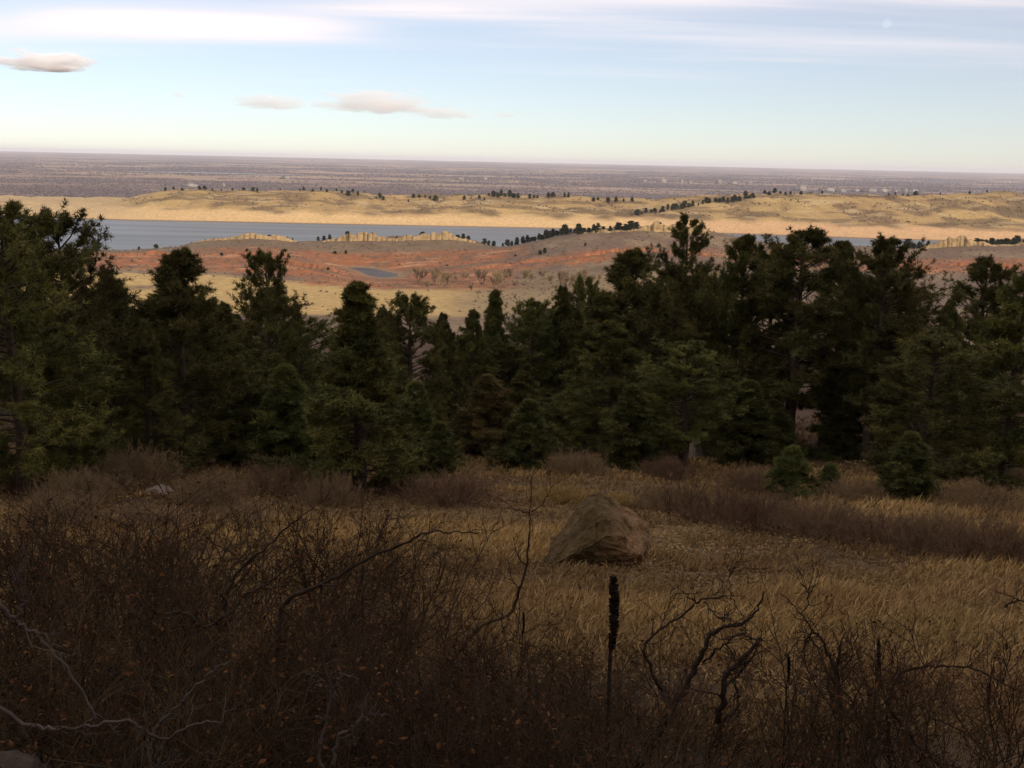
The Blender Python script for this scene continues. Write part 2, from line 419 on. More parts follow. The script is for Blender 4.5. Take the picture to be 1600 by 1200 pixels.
def hull_mesh(name, pts, mat, sub=2, amp=0.03, scale=2.0, seed=0, smooth=False):
    bm = bmesh.new()
    for p in pts: bm.verts.new(p)
    r = bmesh.ops.convex_hull(bm, input=bm.verts[:])
    bmesh.ops.delete(bm, geom=[v for v in bm.verts if not v.link_faces], context='VERTS')
    bmesh.ops.triangulate(bm, faces=bm.faces[:])
    for _ in range(sub):
        bmesh.ops.subdivide_edges(bm, edges=bm.edges[:], cuts=1, use_grid_fill=True)
    bm.normal_update()
    if amp:
        V = np.array([v.co[:] for v in bm.verts]); N = np.array([v.normal[:] for v in bm.verts])
        for v in bm.verts:
            q = v.co * scale + Vector((seed * 3.1, 0, 0))
            v.co += v.normal * amp * (mnoise.fractal(q, 1.0, 2.0, 3) * .55 + (mnoise.cell(q * 1.7) - .5) * .35 + mnoise.fractal(q * 4.0, .9, 2.0, 3) * .22)
    me = bpy.data.meshes.new(name); bm.to_mesh(me); bm.free()
    me.materials.append(mat)
    if smooth:
        me.polygons.foreach_set('use_smooth', np.ones(len(me.polygons), bool))
    return me

# ================================================================== THE SETTING
# ------------------------------------------------------------------ ground sheet (polar grid, finest in the view)
az = np.concatenate([np.linspace(-math.pi, -0.62, 56)[:-1], np.linspace(-0.62, 0.62, 400), np.linspace(0.62, math.pi, 56)[1:-1]])
rr = np.concatenate([np.exp(np.linspace(math.log(0.7), math.log(12), 40))[:-1], np.exp(np.linspace(math.log(12), math.log(130), 95))[:-1],
                     np.exp(np.linspace(math.log(130), math.log(900), 60))[:-1], np.arange(900, 3300, 9.0),
                     np.exp(np.linspace(math.log(3300), math.log(95000), 150))])
A_, R_ = np.meshgrid(az, rr)
GX, GY = np.sin(A_) * R_, np.cos(A_) * R_
GZ = height(GX, GY)
nR, nA = GX.shape
V = np.stack([GX, GY, GZ], -1).reshape(-1, 3)
idx = np.arange(nR * nA).reshape(nR, nA)
a = idx[:-1]; b = idx[1:]
Q = np.stack([a, np.roll(a, -1, 1), np.roll(b, -1, 1), b], -1).reshape(-1, 4)[:, ::-1]
V = np.concatenate([V, [[0, 0, gz(0, 0)]]])
cen = len(V) - 1
T = np.stack([np.full(nA, cen), np.roll(idx[0], -1), idx[0]], -1)[:, ::-1]

def lerp(a, b, w): return a + (np.asarray(b) - a) * w[..., None]
def band(x, a, b, s): return sst(a - s, a + s, x) * (1 - sst(b - s, b + s, x))
def ground_colour(X, Y, Z):
    """albedo of soil, dead grass, scrub, red earth, beach, farmland; thicket shade is mixed in"""
    px = proj_x(X, np.maximum(Y, 1), np.where(Y > 1, -0.085 * Y, 0))
    n1 = fbm(X / 60, Y / 60, 70, 5); n2 = fbm(X / 240, Y / 240, 77, 4); n3 = fbm(X / 14, Y / 14, 83, 3)
    col = np.zeros(X.shape + (3,)) + np.array([.135, .088, .042])
    col = lerp(col, [.085, .055, .032], sst(0.0, 0.5, fbm(X / 4.5, Y / 4.5, 90, 4)))
    col = lerp(col, [.028, .018, .011], (1 - sst(6, 12, Y)) * (1 - sst(1.5, 5, X)))  # ground darkened beneath the near thicket: its shade put into the colour
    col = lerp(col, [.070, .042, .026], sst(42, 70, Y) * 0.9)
    far = sst(380, 760, np.hypot(X, Y))
    scrub = lerp(np.zeros(X.shape + (3,)) + np.array([.17, .118, .085]), [.25, .185, .115], sst(-0.2, 0.55, n1))
    col = lerp(col, scrub, far)
    # meadow
    mead = band(Y + 90 * n2, 930, 1235, 25) * (1 - sst(690, 800, px + 60 * n2)) * sst(-0.9, -0.3, n1)
    col = lerp(col, [.45, .315, .132], np.clip(mead, 0, 1))
    mead2 = band(Y, 960, 1300, 60) * band(px, 720, 1150, 60)
    col = lerp(col, [.30, .22, .115], mead2 * 0.7)
    # red earth and ledges
    red = band(Y + 30 * n2, 1290, 1490, 22) * band(px, 60, 545, 15) * sst(-0.8, -0.1, n1 + 0.6 * n3)
    red = np.maximum(red, band(Y + 20 * n1, 1480, 1640, 20) * band(px + 50 * n1, 330, 800, 30))
    red = np.maximum(red, band(Y + 20 * n1, 1225, 1450, 30) * band(px + 30 * n1, 480, 800, 20) * 0.85)
    line = 1400 + 0.16 * (px - 640)
    red = np.maximum(red, band(Y - line + 16 * n3 + 22 * n1, -45, 28, 16) * band(px, 640, 1130, 20) * sst(-.45, .1, n1 + .5 * n3))
    red = np.maximum(red, band(Y + 25 * n1, 1370, 1520, 24) * sst(1120, 1180, px) * sst(-0.7, 0.1, n1))
    red = np.clip(red, 0, 1)
    col = lerp(col, [.31, .125, .058], red * (0.68 + 0.3 * sst(-0.3, 0.3, n3 + n1)))
    col = lerp(col, [.19, .115, .072], red * sst(-0.05, 0.3, fbm(X / 35, Y / 20, 181, 4)) * 0.8)
    col = lerp(col, [.50, .27, .14], red * sst(0.2, 0.5, fbm(X / 45, Y / 9, 185, 4)) * 0.7)
    pale = band(Y + 10 * n3, 1425, 1450, 8) * band(px, 120, 520, 20) * sst(0.0, 0.5, n1)
    col = lerp(col, [.55, .30, .17], pale * 0.8)
    # grey brown slopes under the hogback
    slope = band(Y, 1625, 1800, 25) * 0.7
    col = lerp(col, [.175, .125, .080], slope)
    # beyond the water: hills of dead grass
    hills = sst(2350, 2450, Y)
    hc = lerp(np.zeros(X.shape + (3,)) + np.array([.40, .270, .118]), [.20, .135, .072], sst(-0.08, 0.32, n1 + 0.4 * n2) * 0.9)
    hc = lerp(hc, [.50, .35, .145], sst(0.0, 0.5, n2 - 0.3 * n1) * 0.6)
    hc = lerp(hc, [.16, .112, .062], sst(0.02, 0.36, fbm(X / 120, Y / 45, 171, 4)) * 0.75)
    hc = lerp(hc, [.52, .40, .22], sst(0.22, 0.5, fbm(X / 70, Y / 30, 175, 4)) * 0.6)
    col = lerp(col, hc, hills)
    beach = hills * (1 - sst(-146, -134, Z + 7 * n1)) * (1 - sst(2720, 2950, Y))
    bc = lerp(np.zeros(X.shape + (3,)) + np.array([.66, .45, .215]), [.62, .39, .20], sst(850, 1250, px))
    col = lerp(col, bc, beach)
    flat = band(Y, 2600, 3500, 120) * (1 - sst(150, 260, px))
    col = lerp(col, [.50, .37, .20], flat * 0.8)
    wet = (1 - sst(LAKE + 0.6, LAKE + 2.2, Z)) * sst(1200, 1300, Y) * (1 - sst(3000, 3100, Y))
    col = lerp(col, [.26, .17, .10], wet)
    # the plain: bare woods, town, tan fields
    pl = sst(3500, 4300, Y)
    s1 = fbm(X / 2600 + 3, Y / 1500, 91, 5); s2 = fbm(X / 700, Y / 520, 95, 4)
    lg = np.log(np.maximum(Y, 100))
    st = fbm(X / 1700, lg * 13, 99, 4) + 0.7 * fbm(X / 420, lg * 34, 113, 4)
    pc = lerp(np.zeros(X.shape + (3,)) + np.array([.155, .118, .108]), [.235, .180, .150], sst(-0.1, 0.5, s2))
    pc = lerp(pc, [.40, .285, .19], sst(0.0, 0.45, st + .3 * s1) * sst(4800, 12000, Y) * 0.85)
    pc = lerp(pc, [.125, .095, .098], sst(0.05, 0.5, -st + 0.3 * s2) * 0.85)
    col = lerp(col, pc, pl)
    return col
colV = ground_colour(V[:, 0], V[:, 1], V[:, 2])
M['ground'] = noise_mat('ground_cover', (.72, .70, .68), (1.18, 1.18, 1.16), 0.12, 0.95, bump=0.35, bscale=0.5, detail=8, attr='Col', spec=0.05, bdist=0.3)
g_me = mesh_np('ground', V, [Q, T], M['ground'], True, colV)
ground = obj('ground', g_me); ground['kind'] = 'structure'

# ------------------------------------------------------------------ water
def water_mat(name, deep, scale, spec=.22):
    m, n, l, b = new_mat(name)
    b.inputs['Base Color'].default_value = (*deep, 1); b.inputs['Roughness'].default_value = 0.32
    b.inputs['IOR'].default_value = 1.33; b.inputs['Specular IOR Level'].default_value = spec
    b.inputs['IOR'].default_value = 1.33
    tc = n.new('ShaderNodeTexCoord'); mp = n.new('ShaderNodeMapping'); mp.inputs['Scale'].default_value = (1, 1.6, 1)
    l.new(tc.outputs['Object'], mp.inputs[0])
    nz = n.new('ShaderNodeTexNoise'); nz.inputs['Scale'].default_value = scale; nz.inputs['Detail'].default_value = 5
    l.new(mp.outputs[0], nz.inputs['Vector'])
    mp2 = n.new('ShaderNodeMapping'); mp2.inputs['Scale'].default_value = (.0016, .012, 1); l.new(tc.outputs['Object'], mp2.inputs[0])
    n2_ = n.new('ShaderNodeTexNoise'); n2_.inputs['Scale'].default_value = 1.0; n2_.inputs['Detail'].default_value = 6; l.new(mp2.outputs[0], n2_.inputs['Vector'])
    rr_ = n.new('ShaderNodeMapRange'); l.new(n2_.outputs['Fac'], rr_.inputs['Value']); rr_.inputs['From Min'].default_value = .35; rr_.inputs['From Max'].default_value = .65; rr_.inputs['To Min'].default_value = .29; rr_.inputs['To Max'].default_value = .38
    l.new(rr_.outputs[0], b.inputs['Roughness'])   # wind lanes
    bp = n.new('ShaderNodeBump'); bp.inputs['Strength'].default_value = 0.9; bp.inputs['Distance'].default_value = 1.2
    l.new(nz.outputs['Fac'], bp.inputs['Height']); l.new(bp.outputs[0], b.inputs['Normal'])
    return m
M['water'] = water_mat('lake_water', (.085, .100, .105), 0.15)
M['pond'] = water_mat('pond_water', (.050, .048, .045), 0.3, .10)
def sheet(name, pts, z, mat):
    V = np.array([[x, y, z] for x, y in pts]); me = bpy.data.meshes.new(name)
    me.from_pydata(V.tolist(), [], [list(range(len(pts)))]); me.materials.append(mat); me.update()
    o = obj(name, me); o['kind'] = 'structure'
    return o
sheet('reservoir', [(-1500, 1640), (-380, 1660), (0, 1780), (1300, 1780), (2300, 2720), (-2300, 2720)], LAKE, M['water'])
sheet('pond', [(-330, 1330), (-60, 1330), (-60, 1590), (-330, 1590)], LAKE, M['pond'])
p0, p1 = at(190, 268.5, 13500), at(490, 272, 13500)
lake_z = float(height(np.array([p0[0], 0.5 * (p0[0] + p1[0])]), np.array([13500, 13500])).max()) + 6
sheet('distant_lake', [(p0[0], 13300), (p0[0] + 500, 13000), (p1[0] - 900, 12950), (p1[0], 13250), (p1[0] - 300, 13700), (p0[0] + 700, 13900)], lake_z, M['water'])

# ------------------------------------------------------------------ cliffs of the hogback and the red ledges
def cliff(name, pts_px, mat, label, hgt, seed, thick=9.0, bw=6.0):
    """pts_px: (column, photo row of the foot, forward distance); upright jointed blocks along that rim"""
    r = np.random.default_rng(seed)
    W = []
    for x, y, D in pts_px:
        p = at(x, y, D); W.append((p[0], D))
    W = np.array(W); seg = np.hypot(*np.diff(W, axis=0).T); s = np.concatenate([[0], np.cumsum(seg)])
    base = np.array([W[0][0], W[0][1], gz(*W[0])])
    step = bw * 0.22; n = max(int(s[-1] / step), 8); t = np.linspace(0, s[-1], n)
    x = np.interp(t, s, W[:, 0]); y = np.interp(t, s, W[:, 1]); z = height(x, y)
    dx, dy = np.gradient(x), np.gradient(y); ln = np.hypot(dx, dy); nx, ny = dy / ln, -dx / ln        # outward, toward the valley
    # blocks of uneven width: own depth and height, deep joints between them
    cut = np.cumsum(bw * r.uniform(0.35, 1.9, int(s[-1] / bw * 3) + 4)); blk = np.searchsorted(cut, t)
    dep = r.normal(0, 1.5, len(cut) + 1)[blk]; tall = r.uniform(0.66, 1.1, len(cut) + 1)[blk]
    jn = np.concatenate([[True], np.diff(blk) != 0]) & (r.random(n) < .7); dep = np.where(jn, dep - r.uniform(.8, 4.5, n), dep) + 1.6 * fbm(t / 22.0, t * 0 + seed, 153, 3); tall = np.where(jn, tall * r.uniform(.72, .95, n), tall)
    gapm = fbm(t / 60.0, t * 0 + seed * 7.7, 150, 3); edge = np.clip(0.15 + 5 * np.minimum(t, s[-1] - t) / s[-1], 0, 1)
    h = hgt * edge * np.clip(0.66 + 1.5 * gapm, .12, 1.12) * tall
    g = Geo(); lev = [(-4, 3.2), (0.0, 1.6), (.28, .7), (.55, .2), (.8, -.3), (.97, -1.2), (1.0, -3.5), (.8, -9), (-.6, -16)]
    rows_ = []
    for k, (f, o_) in enumerate(lev):
        zz = z + (f if f < -1 else f * h) + (r.normal(0, .25, n) if 0 < k < 7 else 0)
        oo = o_ * thick / 9.0 + (dep if k < 6 else dep * .3) * (1 if k else .5) + (r.normal(0, .35, n) if 0 < k < 7 else 0)
        rows_.append(np.stack([x + nx * oo, y + ny * oo, zz], -1))
    P = np.stack(rows_) - base
    ii = np.arange(len(lev) * n).reshape(len(lev), n)
    Q = np.stack([ii[:-1, :-1], ii[:-1, 1:], ii[1:, 1:], ii[1:, :-1]], -1).reshape(-1, 4)
    g.add(P.reshape(-1, 3), Q=Q)
    o = obj(name, g.mesh(name, mat), loc=base)
    return tag(o, label, 'cliff', 'rock bands in the valley')
cliff('sandstone_cliff', [(300, 377, 1728), (345, 372, 1722), (390, 370, 1716), (430, 373, 1722), (465, 378, 1730)], M['sandstone'],
      'low pale sandstone rim above the lake, leftmost of the yellow cliffs', 9, 1)
cliff('sandstone_cliff', [(505, 380, 1722), (545, 376, 1716), (600, 373, 1712), (650, 372, 1710), (700, 373, 1712), (745, 376, 1716)], M['sandstone'],
      'long pale yellow jointed sandstone cliff in front of the middle of the lake', 15, 2)
cliff('sandstone_cliff', [(890, 366, 1612), (925, 364, 1592), (960, 364, 1585), (1000, 364, 1582), (1050, 366, 1585), (1110, 370, 1600)], M['sandstone'],
      'pale sandstone cliff on the high ridge where the lake ends', 14, 3)
cliff('sandstone_cliff', [(1440, 386, 1640), (1500, 385, 1638), (1560, 384, 1636), (1640, 383, 1640)], M['sandstone'],
      'pale sandstone cliff at the right edge under a row of pines', 14, 4)
cliff('red_ledge', [(150, 404, 1440), (230, 401, 1450), (300, 400, 1455), (370, 402, 1452), (420, 405, 1445)], M['redrock'],
      'red rock ledge along the hilltop left of the pond', 5.5, 5, 8, 8)
cliff('red_ledge', [(395, 408, 1400), (450, 416, 1385), (500, 424, 1372), (540, 432, 1362)], M['redrock'],
      'pinkish ledge sloping down toward the pond', 4.0, 6, 9, 8)
cliff('red_ledge', [(640, 430, 1402), (700, 424, 1412), (760, 418, 1420), (820, 411, 1430), (860, 406, 1436)], M['redrock'],
      'thin red ledge climbing the slope right of the pond', 5.0, 7, 9, 7)
cliff('red_ledge', [(862, 408, 1432), (890, 404, 1438), (930, 400, 1446), (960, 398, 1452), (1010, 396, 1456), (1060, 398, 1456), (1120, 404, 1450)], M['redrock'],
      'blocky red outcrop high on the slope beside the dark pines', 8.0, 8, 9, 8)
cliff('red_ledge', [(1400, 414, 1440), (1450, 419, 1436), (1520, 424, 1430), (1620, 426, 1430)], M['redrock'],
      'red ledge at the right edge below the pine row', 5.0, 9, 9, 8)
cliff('sandstone_cliff', [(990, 325, 2790), (1040, 320, 2815), (1100, 315, 2840), (1160, 309, 2870)], M['sandstone'],
      'broken pale outcrop climbing the far hill beyond the lake', 9, 10, 12, 14)
cliff('sandstone_cliff', [(515, 322, 2790), (545, 322, 2785), (575, 323, 2780)], M['sandstone'],
      'small pale outcrop low on the far hill beyond the lake', 8, 11, 12, 12)

# ------------------------------------------------------------------ countless far growth: stuff
def blobs(name, X, Y, S, mat, flat=0.8, sink=0.2):
    """low lumpy bushes: jittered octahedra, one mesh"""
    n = len(X); Z = height(X, Y)
    oc = np.array([[1, 0, 0], [0, 1, 0], [-1, 0, 0], [0, -1, 0], [.5, .5, .75], [-.5, -.5, .8], [0, 0, -.6]], float)
    tri = np.array([[0, 1, 4], [1, 2, 4], [2, 5, 4], [2, 3, 5], [3, 0, 5], [0, 4, 5], [1, 0, 6], [2, 1, 6], [3, 2, 6], [0, 3, 6]])
    a = rng.uniform(0, 6.28, n); c, s = np.cos(a), np.sin(a)
    P = oc[None] * (1 + rng.normal(0, .2, (n, 7, 3)))
    P = np.stack([P[..., 0] * c[:, None] - P[..., 1] * s[:, None], P[..., 0] * s[:, None] + P[..., 1] * c[:, None], P[..., 2] * flat], -1) * S[:, None, None]
    P += np.stack([X, Y, Z + S * flat * (0.6 - sink)], -1)[:, None]
    T = (tri[None] + (np.arange(n) * 7)[:, None, None]).reshape(-1, 3)
    return mesh_np(name, P.reshape(-1, 3), T, mat, True)

def scatter(n, D0, D1, p0, p1, pw=1.0):
    D = (rng.uniform(D0 ** pw, D1 ** pw, n)) ** (1 / pw)
    px = rng.uniform(p0, p1, n)
    return (px - 800) / F * D / math.cos(PITCH) * 0.985, D
X, Y = scatter(26000, 880, 3300, -150, 1750)
px = proj_x(X, Y, -0.085 * Y); Z = height(X, Y); n1 = fbm(X / 60, Y / 60, 70, 5); n2 = fbm(X / 240, Y / 240, 77, 4)
keep = (Z > LAKE + 4) & ((Y < 1800) | (Z > -135))
mead = (Y > 930) & (Y < 1240) & (px < 740)
pr = np.where(Y < 1800, 0.62 + 0.6 * n1, np.clip(0.35 + 1.3 * n1, 0, 1)); pr = np.where(mead, 0.05, pr)
keep &= rng.random(len(X)) < pr
X, Y = X[keep], Y[keep]
o = obj('hillside_scrub', blobs('hillside_scrub', X, Y, rng.uniform(0.7, 2.0, len(X)) * (1 + (Y > 2300) * 0.7), M['scrub']))
o['kind'] = 'stuff'; o['label'] = 'grey brown scrub dotting the valley slopes and far hills'; o['category'] = 'scrub'
X, Y = scatter(52000, 4700, 30000, -120, 1720, 0.35)
wd = fbm(X / 2600 + 3, Y / 1500, 91, 5); ws = fbm(X / 900, Y / 700, 111, 4)
lgY = np.log(Y); fld = fbm(X / 1700, lgY * 13, 99, 4) + 0.7 * fbm(X / 420, lgY * 34, 113, 4)
keep = (0.5 * ws - fld + rng.normal(0, .12, len(X))) > np.interp(Y, [5000, 9000, 13000, 30000], [-.6, -.38, -.1, .15])
X, Y = X[keep], Y[keep]
o = obj('plain_woodland', blobs('plain_woodland', X, Y, rng.uniform(4, 9, len(X)) * np.clip(Y / 10000, 0.85, 1.8), M['far_bare']))
o['kind'] = 'stuff'; o['label'] = 'bare purplish trees of the town and farms covering the plain'; o['category'] = 'woodland'

# ------------------------------------------------------------------ town buildings on the plain
BLD = [ # column, row of the foot, width px, height px, what it is
 (1122, 287, 9, 7, 'white mid-rise block, tallest of the town left of the far hill crest'),
 (1144, 288, 13, 5, 'pale slab building right of the white mid-rise block'),
 (1077, 287, 6, 5, 'small pale block left of the white mid-rise block'),
 (1064, 286, 6, 6, 'narrow pale block, second left of the white mid-rise block'),
 (1034, 285, 13, 6, 'pale hall standing alone on the plain above the ridge pines'),
 (1249, 298, 18, 9, 'broad grey building just behind the far hill crest'),
 (1291, 299, 22, 6, 'long low white hall, leftmost of the white campus buildings'),
 (1313, 300, 15, 5, 'low greenish white hall beside the long white hall'),
 (1336, 299, 12, 4, 'small tan hall in the middle of the campus buildings'),
 (1356, 300, 22, 6, 'wide pale building in the middle of the campus'),
 (1378, 300, 13, 6, 'pale block right of the wide campus building'),
 (1398, 300, 8, 4, 'little cream building between two campus blocks'),
 (1414, 301, 6, 7, 'slim white tower near the right end of the campus'),
 (1425, 301, 14, 6, 'white building at the right end of the campus'),
 (1170, 287, 8, 4, 'small grey building right of the pale slab'),
 (1006, 284, 8, 4, 'small tan building left of the lone pale hall'),
 (718, 281, 13, 4, 'long low white shed on the plain above the middle of the lake'),
 (757, 280, 9, 3, 'small white shed right of the long low shed'),
 (297, 291, 22, 5, 'pale farm shed just behind the left end of the far hill'),
 (349, 291, 5, 6, 'slim pale silo behind the left far hill'),
 (447, 279, 13, 5, 'pale building at the right end of the distant lake'),
 (490, 240.5, 8, 2, 'tiny white building on the horizon'),
]
for x, y, w, h, lab in BLD:
    d = px_dir(x, y); D = min(-232.0 / (d[2] / d[1]) if d[2] < -1e-4 else 60000, 42000)
    p = at(x, y, D); z = gz(p[0], D)
    W = w * D / F; H = max(h * D / F * 1.0, 8); dp = W * 0.6
    e = empty('town_building', (p[0], D, z - 1)); tag(e, lab, 'building', 'town buildings on the plain')
    g = Geo()
    def box(g, x0, x1, y0, y1, z0, z1):
        v = [(x0, y0, z0), (x1, y0, z0), (x1, y1, z0), (x0, y1, z0), (x0, y0, z1), (x1, y0, z1), (x1, y1, z1), (x0, y1, z1)]
        g.add(v, Q=[[0, 1, 5, 4], [1, 2, 6, 5], [2, 3, 7, 6], [3, 0, 4, 7], [4, 5, 6, 7], [3, 2, 1, 0]])
    box(g, -W / 2, W / 2, -dp / 2, dp / 2, 0, H * 0.8); box(g, -W * .2, W * .28, -dp * .55, dp * .3, 0.1, H)
    obj('wall', g.mesh('wall', M['city_wall']), e)
    g = Geo(); box(g, -W * .515, W * .515, -dp * .52, dp * .52, H * .81, H * .86); box(g, -W * .21, W * .29, -dp * .56, dp * .31, H * 1.01, H * 1.06)
    obj('roof', g.mesh('roof', M['city_roof']), e)

# ================================================================== TREES
def needle_geo(P, r, n=10, L=0.2, w=0.014, upw=0.35, axis=None):
    """star of needles round each point"""
    k = len(P); d = r.normal(0, 1, (k, n, 3)); d[..., 2] += upw
    if axis is not None: d = d + axis[:, None] * 0.9
    d = norm(d); q = norm(np.cross(d, r.normal(0, 1, (k, n, 3))))
    Lr = L * r.uniform(0.6, 1.2, (k, n, 1))
    a = P[:, None] + d * 0.02; b = a + q * w * 0.5; c = a + d * Lr; e = a - q * w * 0.5
    V = np.stack([b, c, e], 2).reshape(-1, 3)
    i = np.arange(k * n)[:, None] * 3
    return V, i + np.array([[0, 1, 2]])

def pine_meshes(key, seed, H=9.0, RW=2.6, shape='cone', nb=120, crown0=0.08, dens=1.0, needle='needle', gap=0.0, tuft=0.23, wd=0.026):
    r = np.random.default_rng(seed)
    g = Geo(); m = 14
    tz = np.linspace(0, 1, m)
    off = np.cumsum(r.normal(0, 0.035, (m, 2)), 0) * H * 0.08
    tr = np.stack([off[:, 0], off[:, 1], tz * H * 0.99 - 0.3], -1)
    rad = (0.024 * H) * (1 - tz) ** 0.85 + 0.012; rad[0] *= 1.35
    tubes(g, tr[None], rad[None], 8)
    trunk = g.mesh('trunk', M['bark'], True)
    # limbs
    t = crown0 + (1 - crown0) * (np.arange(nb) + r.uniform(-.4, .4, nb)) / nb; t = np.clip(t, crown0, 0.985)
    s = (t - crown0) / (1 - crown0)
    if shape == 'cone': prof = np.minimum((1 - s) ** 0.66, 0.55 + 2.2 * s)
    elif shape == 'spire': prof = np.minimum((1 - s) ** 1.15 + .04, 0.6 + 2.2 * s)
    elif shape == 'round': prof = np.minimum(np.sqrt(np.clip(1 - s ** 2.1, 0, 1)), 0.4 + 2.0 * s) * 0.97
    elif shape == 'ragged': prof = np.minimum((1.02 - s) ** 0.38, 0.35 + 1.6 * s) * (0.6 + 0.5 * (np.sin(s * 17 + seed) > -0.1))
    else: prof = np.minimum((1 - s) ** 0.9, 0.6 + 3 * s)
    prof = prof * (r.uniform(0.35, 1.25, nb) if shape == 'young' else r.uniform(0.55, 1.2, nb)) + 0.07 * (1 - .6 * s)
    lob = 1 + 0.22 * np.sin(2.0 * (np.arange(nb) * 2.399) + seed) 
    azm = np.arange(nb) * 2.39996 + r.normal(0, .3, nb)
    # uneven sides: some directions grow farther than others
    side = 1 + 0.2 * np.sin(azm * 2 + seed) + 0.16 * np.sin(azm * 3 + s * 9 + seed * 1.7)
    L = RW * prof * side
    keep = r.random(nb) > gap; t, L, azm, s = t[keep], L[keep], azm[keep], s[keep]
    st = np.stack([np.interp(t * H, tr[:, 2], tr[:, 0]), np.interp(t * H, tr[:, 2], tr[:, 1]), t * H - 0.3], -1)
    el = -0.12 + 0.75 * s + r.normal(0, .12, len(s))
    d = np.stack([np.cos(azm) * np.cos(el), np.sin(azm) * np.cos(el), np.sin(el)], -1)
    B = walk(st, d, L, 6, 0.10, 0.055, r)
    gb = Geo(); rb = (0.012 + 0.013 * L)[:, None] * np.linspace(1, 0.3, 6)[None]
    tubes(gb, B, rb, 4)
    cnt = 10
    p, T, tt, ix = pick(B, cnt, 0.42, 1.0, r)
    sd = branch_dir(T, 0.75, r, 0.12)
    tp = np.interp(t[ix], [.75, 1.0], [1, .5])
    sl = np.clip(L[ix] * 0.34 * r.uniform(0.5, 1.1, len(ix)), 0.3, 0.8) * tp
    S = walk(p, sd, sl, 4, 0.16, 0.07, r)
    tubes(gb, S, np.full((len(S), 1), 0.010) * np.linspace(1, .5, 4)[None], 3)
    limbs = gb.mesh('limbs', M['bark'])
    kk = max(1, int(round(5 * dens)))
    q, T2, _, ix2 = pick(S, kk, 0.15, 1.0, r)
    q2, T3, _, _ = pick(B, int(6 * dens) + 2, 0.35, 1.0, r)
    tipP, tipT = S[:, -1], norm(S[:, -1] - S[:, -2])
    P = np.concatenate([q, q2, tipP]); Tn = np.concatenate([T2, T3, tipT])
    top = np.repeat(tr[-1:], 8, 0) + np.stack([np.zeros(8), np.zeros(8), -np.linspace(0, .09 * H, 8)], -1); P = np.concatenate([P, top]); Tn = np.concatenate([Tn, np.tile([[0, 0, 1.0]], (8, 1))])
    P = P + r.normal(0, 0.04, P.shape)
    nB = len(B); bt = r.uniform(.62, 1.32, nB)                      # fresher and older boughs
    idb = np.concatenate([ix[ix2], np.repeat(np.arange(nB), int(6 * dens) + 2), ix, np.zeros(8, int)])
    tn = bt[idb] * r.uniform(.85, 1.15, len(idb)); warm = r.uniform(-.06, .10, nB)[idb]
    colr = np.stack([tn * (1 + warm), tn, tn * (1 - warm)], -1)
    V, Q = needle_geo(P, r, 12, tuft * np.interp(P[:, 2], [.75 * H, H], [1, .7])[:, None, None], wd, 0.3, Tn)
    crown = mesh_np('crown', V, Q, M[needle], False, np.repeat(colr, 36, 0))
    H = float(np.percentile(V[:, 2], 99.97)) + 0.05; RW = float(np.percentile(np.hypot(V[:, 0], V[:, 1]), 98.5))
    return dict(trunk=trunk, limbs=limbs, crown=crown, H=H, RW=RW)

PV = {}
PV['full0'] = pine_meshes('full0', 11, 9, 2.5, 'cone', 105)
PV['full1'] = pine_meshes('full1', 12, 9, 2.7, 'round', 100)
PV['full2'] = pine_meshes('full2', 13, 9, 2.3, 'cone', 105, 0.05)
PV['tall0'] = pine_meshes('tall0', 14, 10, 2.4, 'round', 95, 0.27, gap=0.1)
PV['tall2'] = pine_meshes('tall2', 24, 10, 2.5, 'cone', 95, 0.28, gap=0.1)
PV['tall1'] = pine_meshes('tall1', 15, 10, 2.6, 'round', 100, 0.18, gap=0.2)
PV['rag'] = pine_meshes('rag', 16, 10, 2.2, 'round', 62, 0.40, gap=0.3)
PV['spire'] = pine_meshes('spire', 17, 9, 1.9, 'spire', 125, 0.06, tuft=.2)
PV['young'] = pine_meshes('young', 18, 3, 1.0, 'young', 58, 0.04, 0.8, 'needle_young', gap=.12, tuft=0.2, wd=0.022)
PV['brown'] = pine_meshes('brown', 19, 6, 1.9, 'young', 115, 0.04, 0.9, 'needle_brown')
PV['mid'] = pine_meshes('mid', 20, 5.5, 1.5, 'young', 115, 0.04, 0.9, 'needle_young')

def put_pine(kind, x, ytop, D, wpx, label, rz=None, group='ponderosa pines on the shaded slope'):
    """tree whose trunk stands at column x and forward distance D, with its top at photo row ytop"""
    v = PV[kind]
    p = at(x, ytop, D); z = gz(p[0], D); H = max(p[2] - z, 0.8)
    sz = H / v['H']; sx = 1.42 * wpx * D / F / (2 * v['RW'])
    sx = min(max(sx, sz * 0.5), sz * 1.7)
    e = empty('pine_tree', (p[0], D, z - 0.05), rng.uniform(0, 6.28) if rz is None else rz, (sx, sx, sz))
    for k in ('trunk', 'limbs', 'crown'):
        obj(k, v[k], e)
    tag(e, label, 'pine tree', group)
    return e

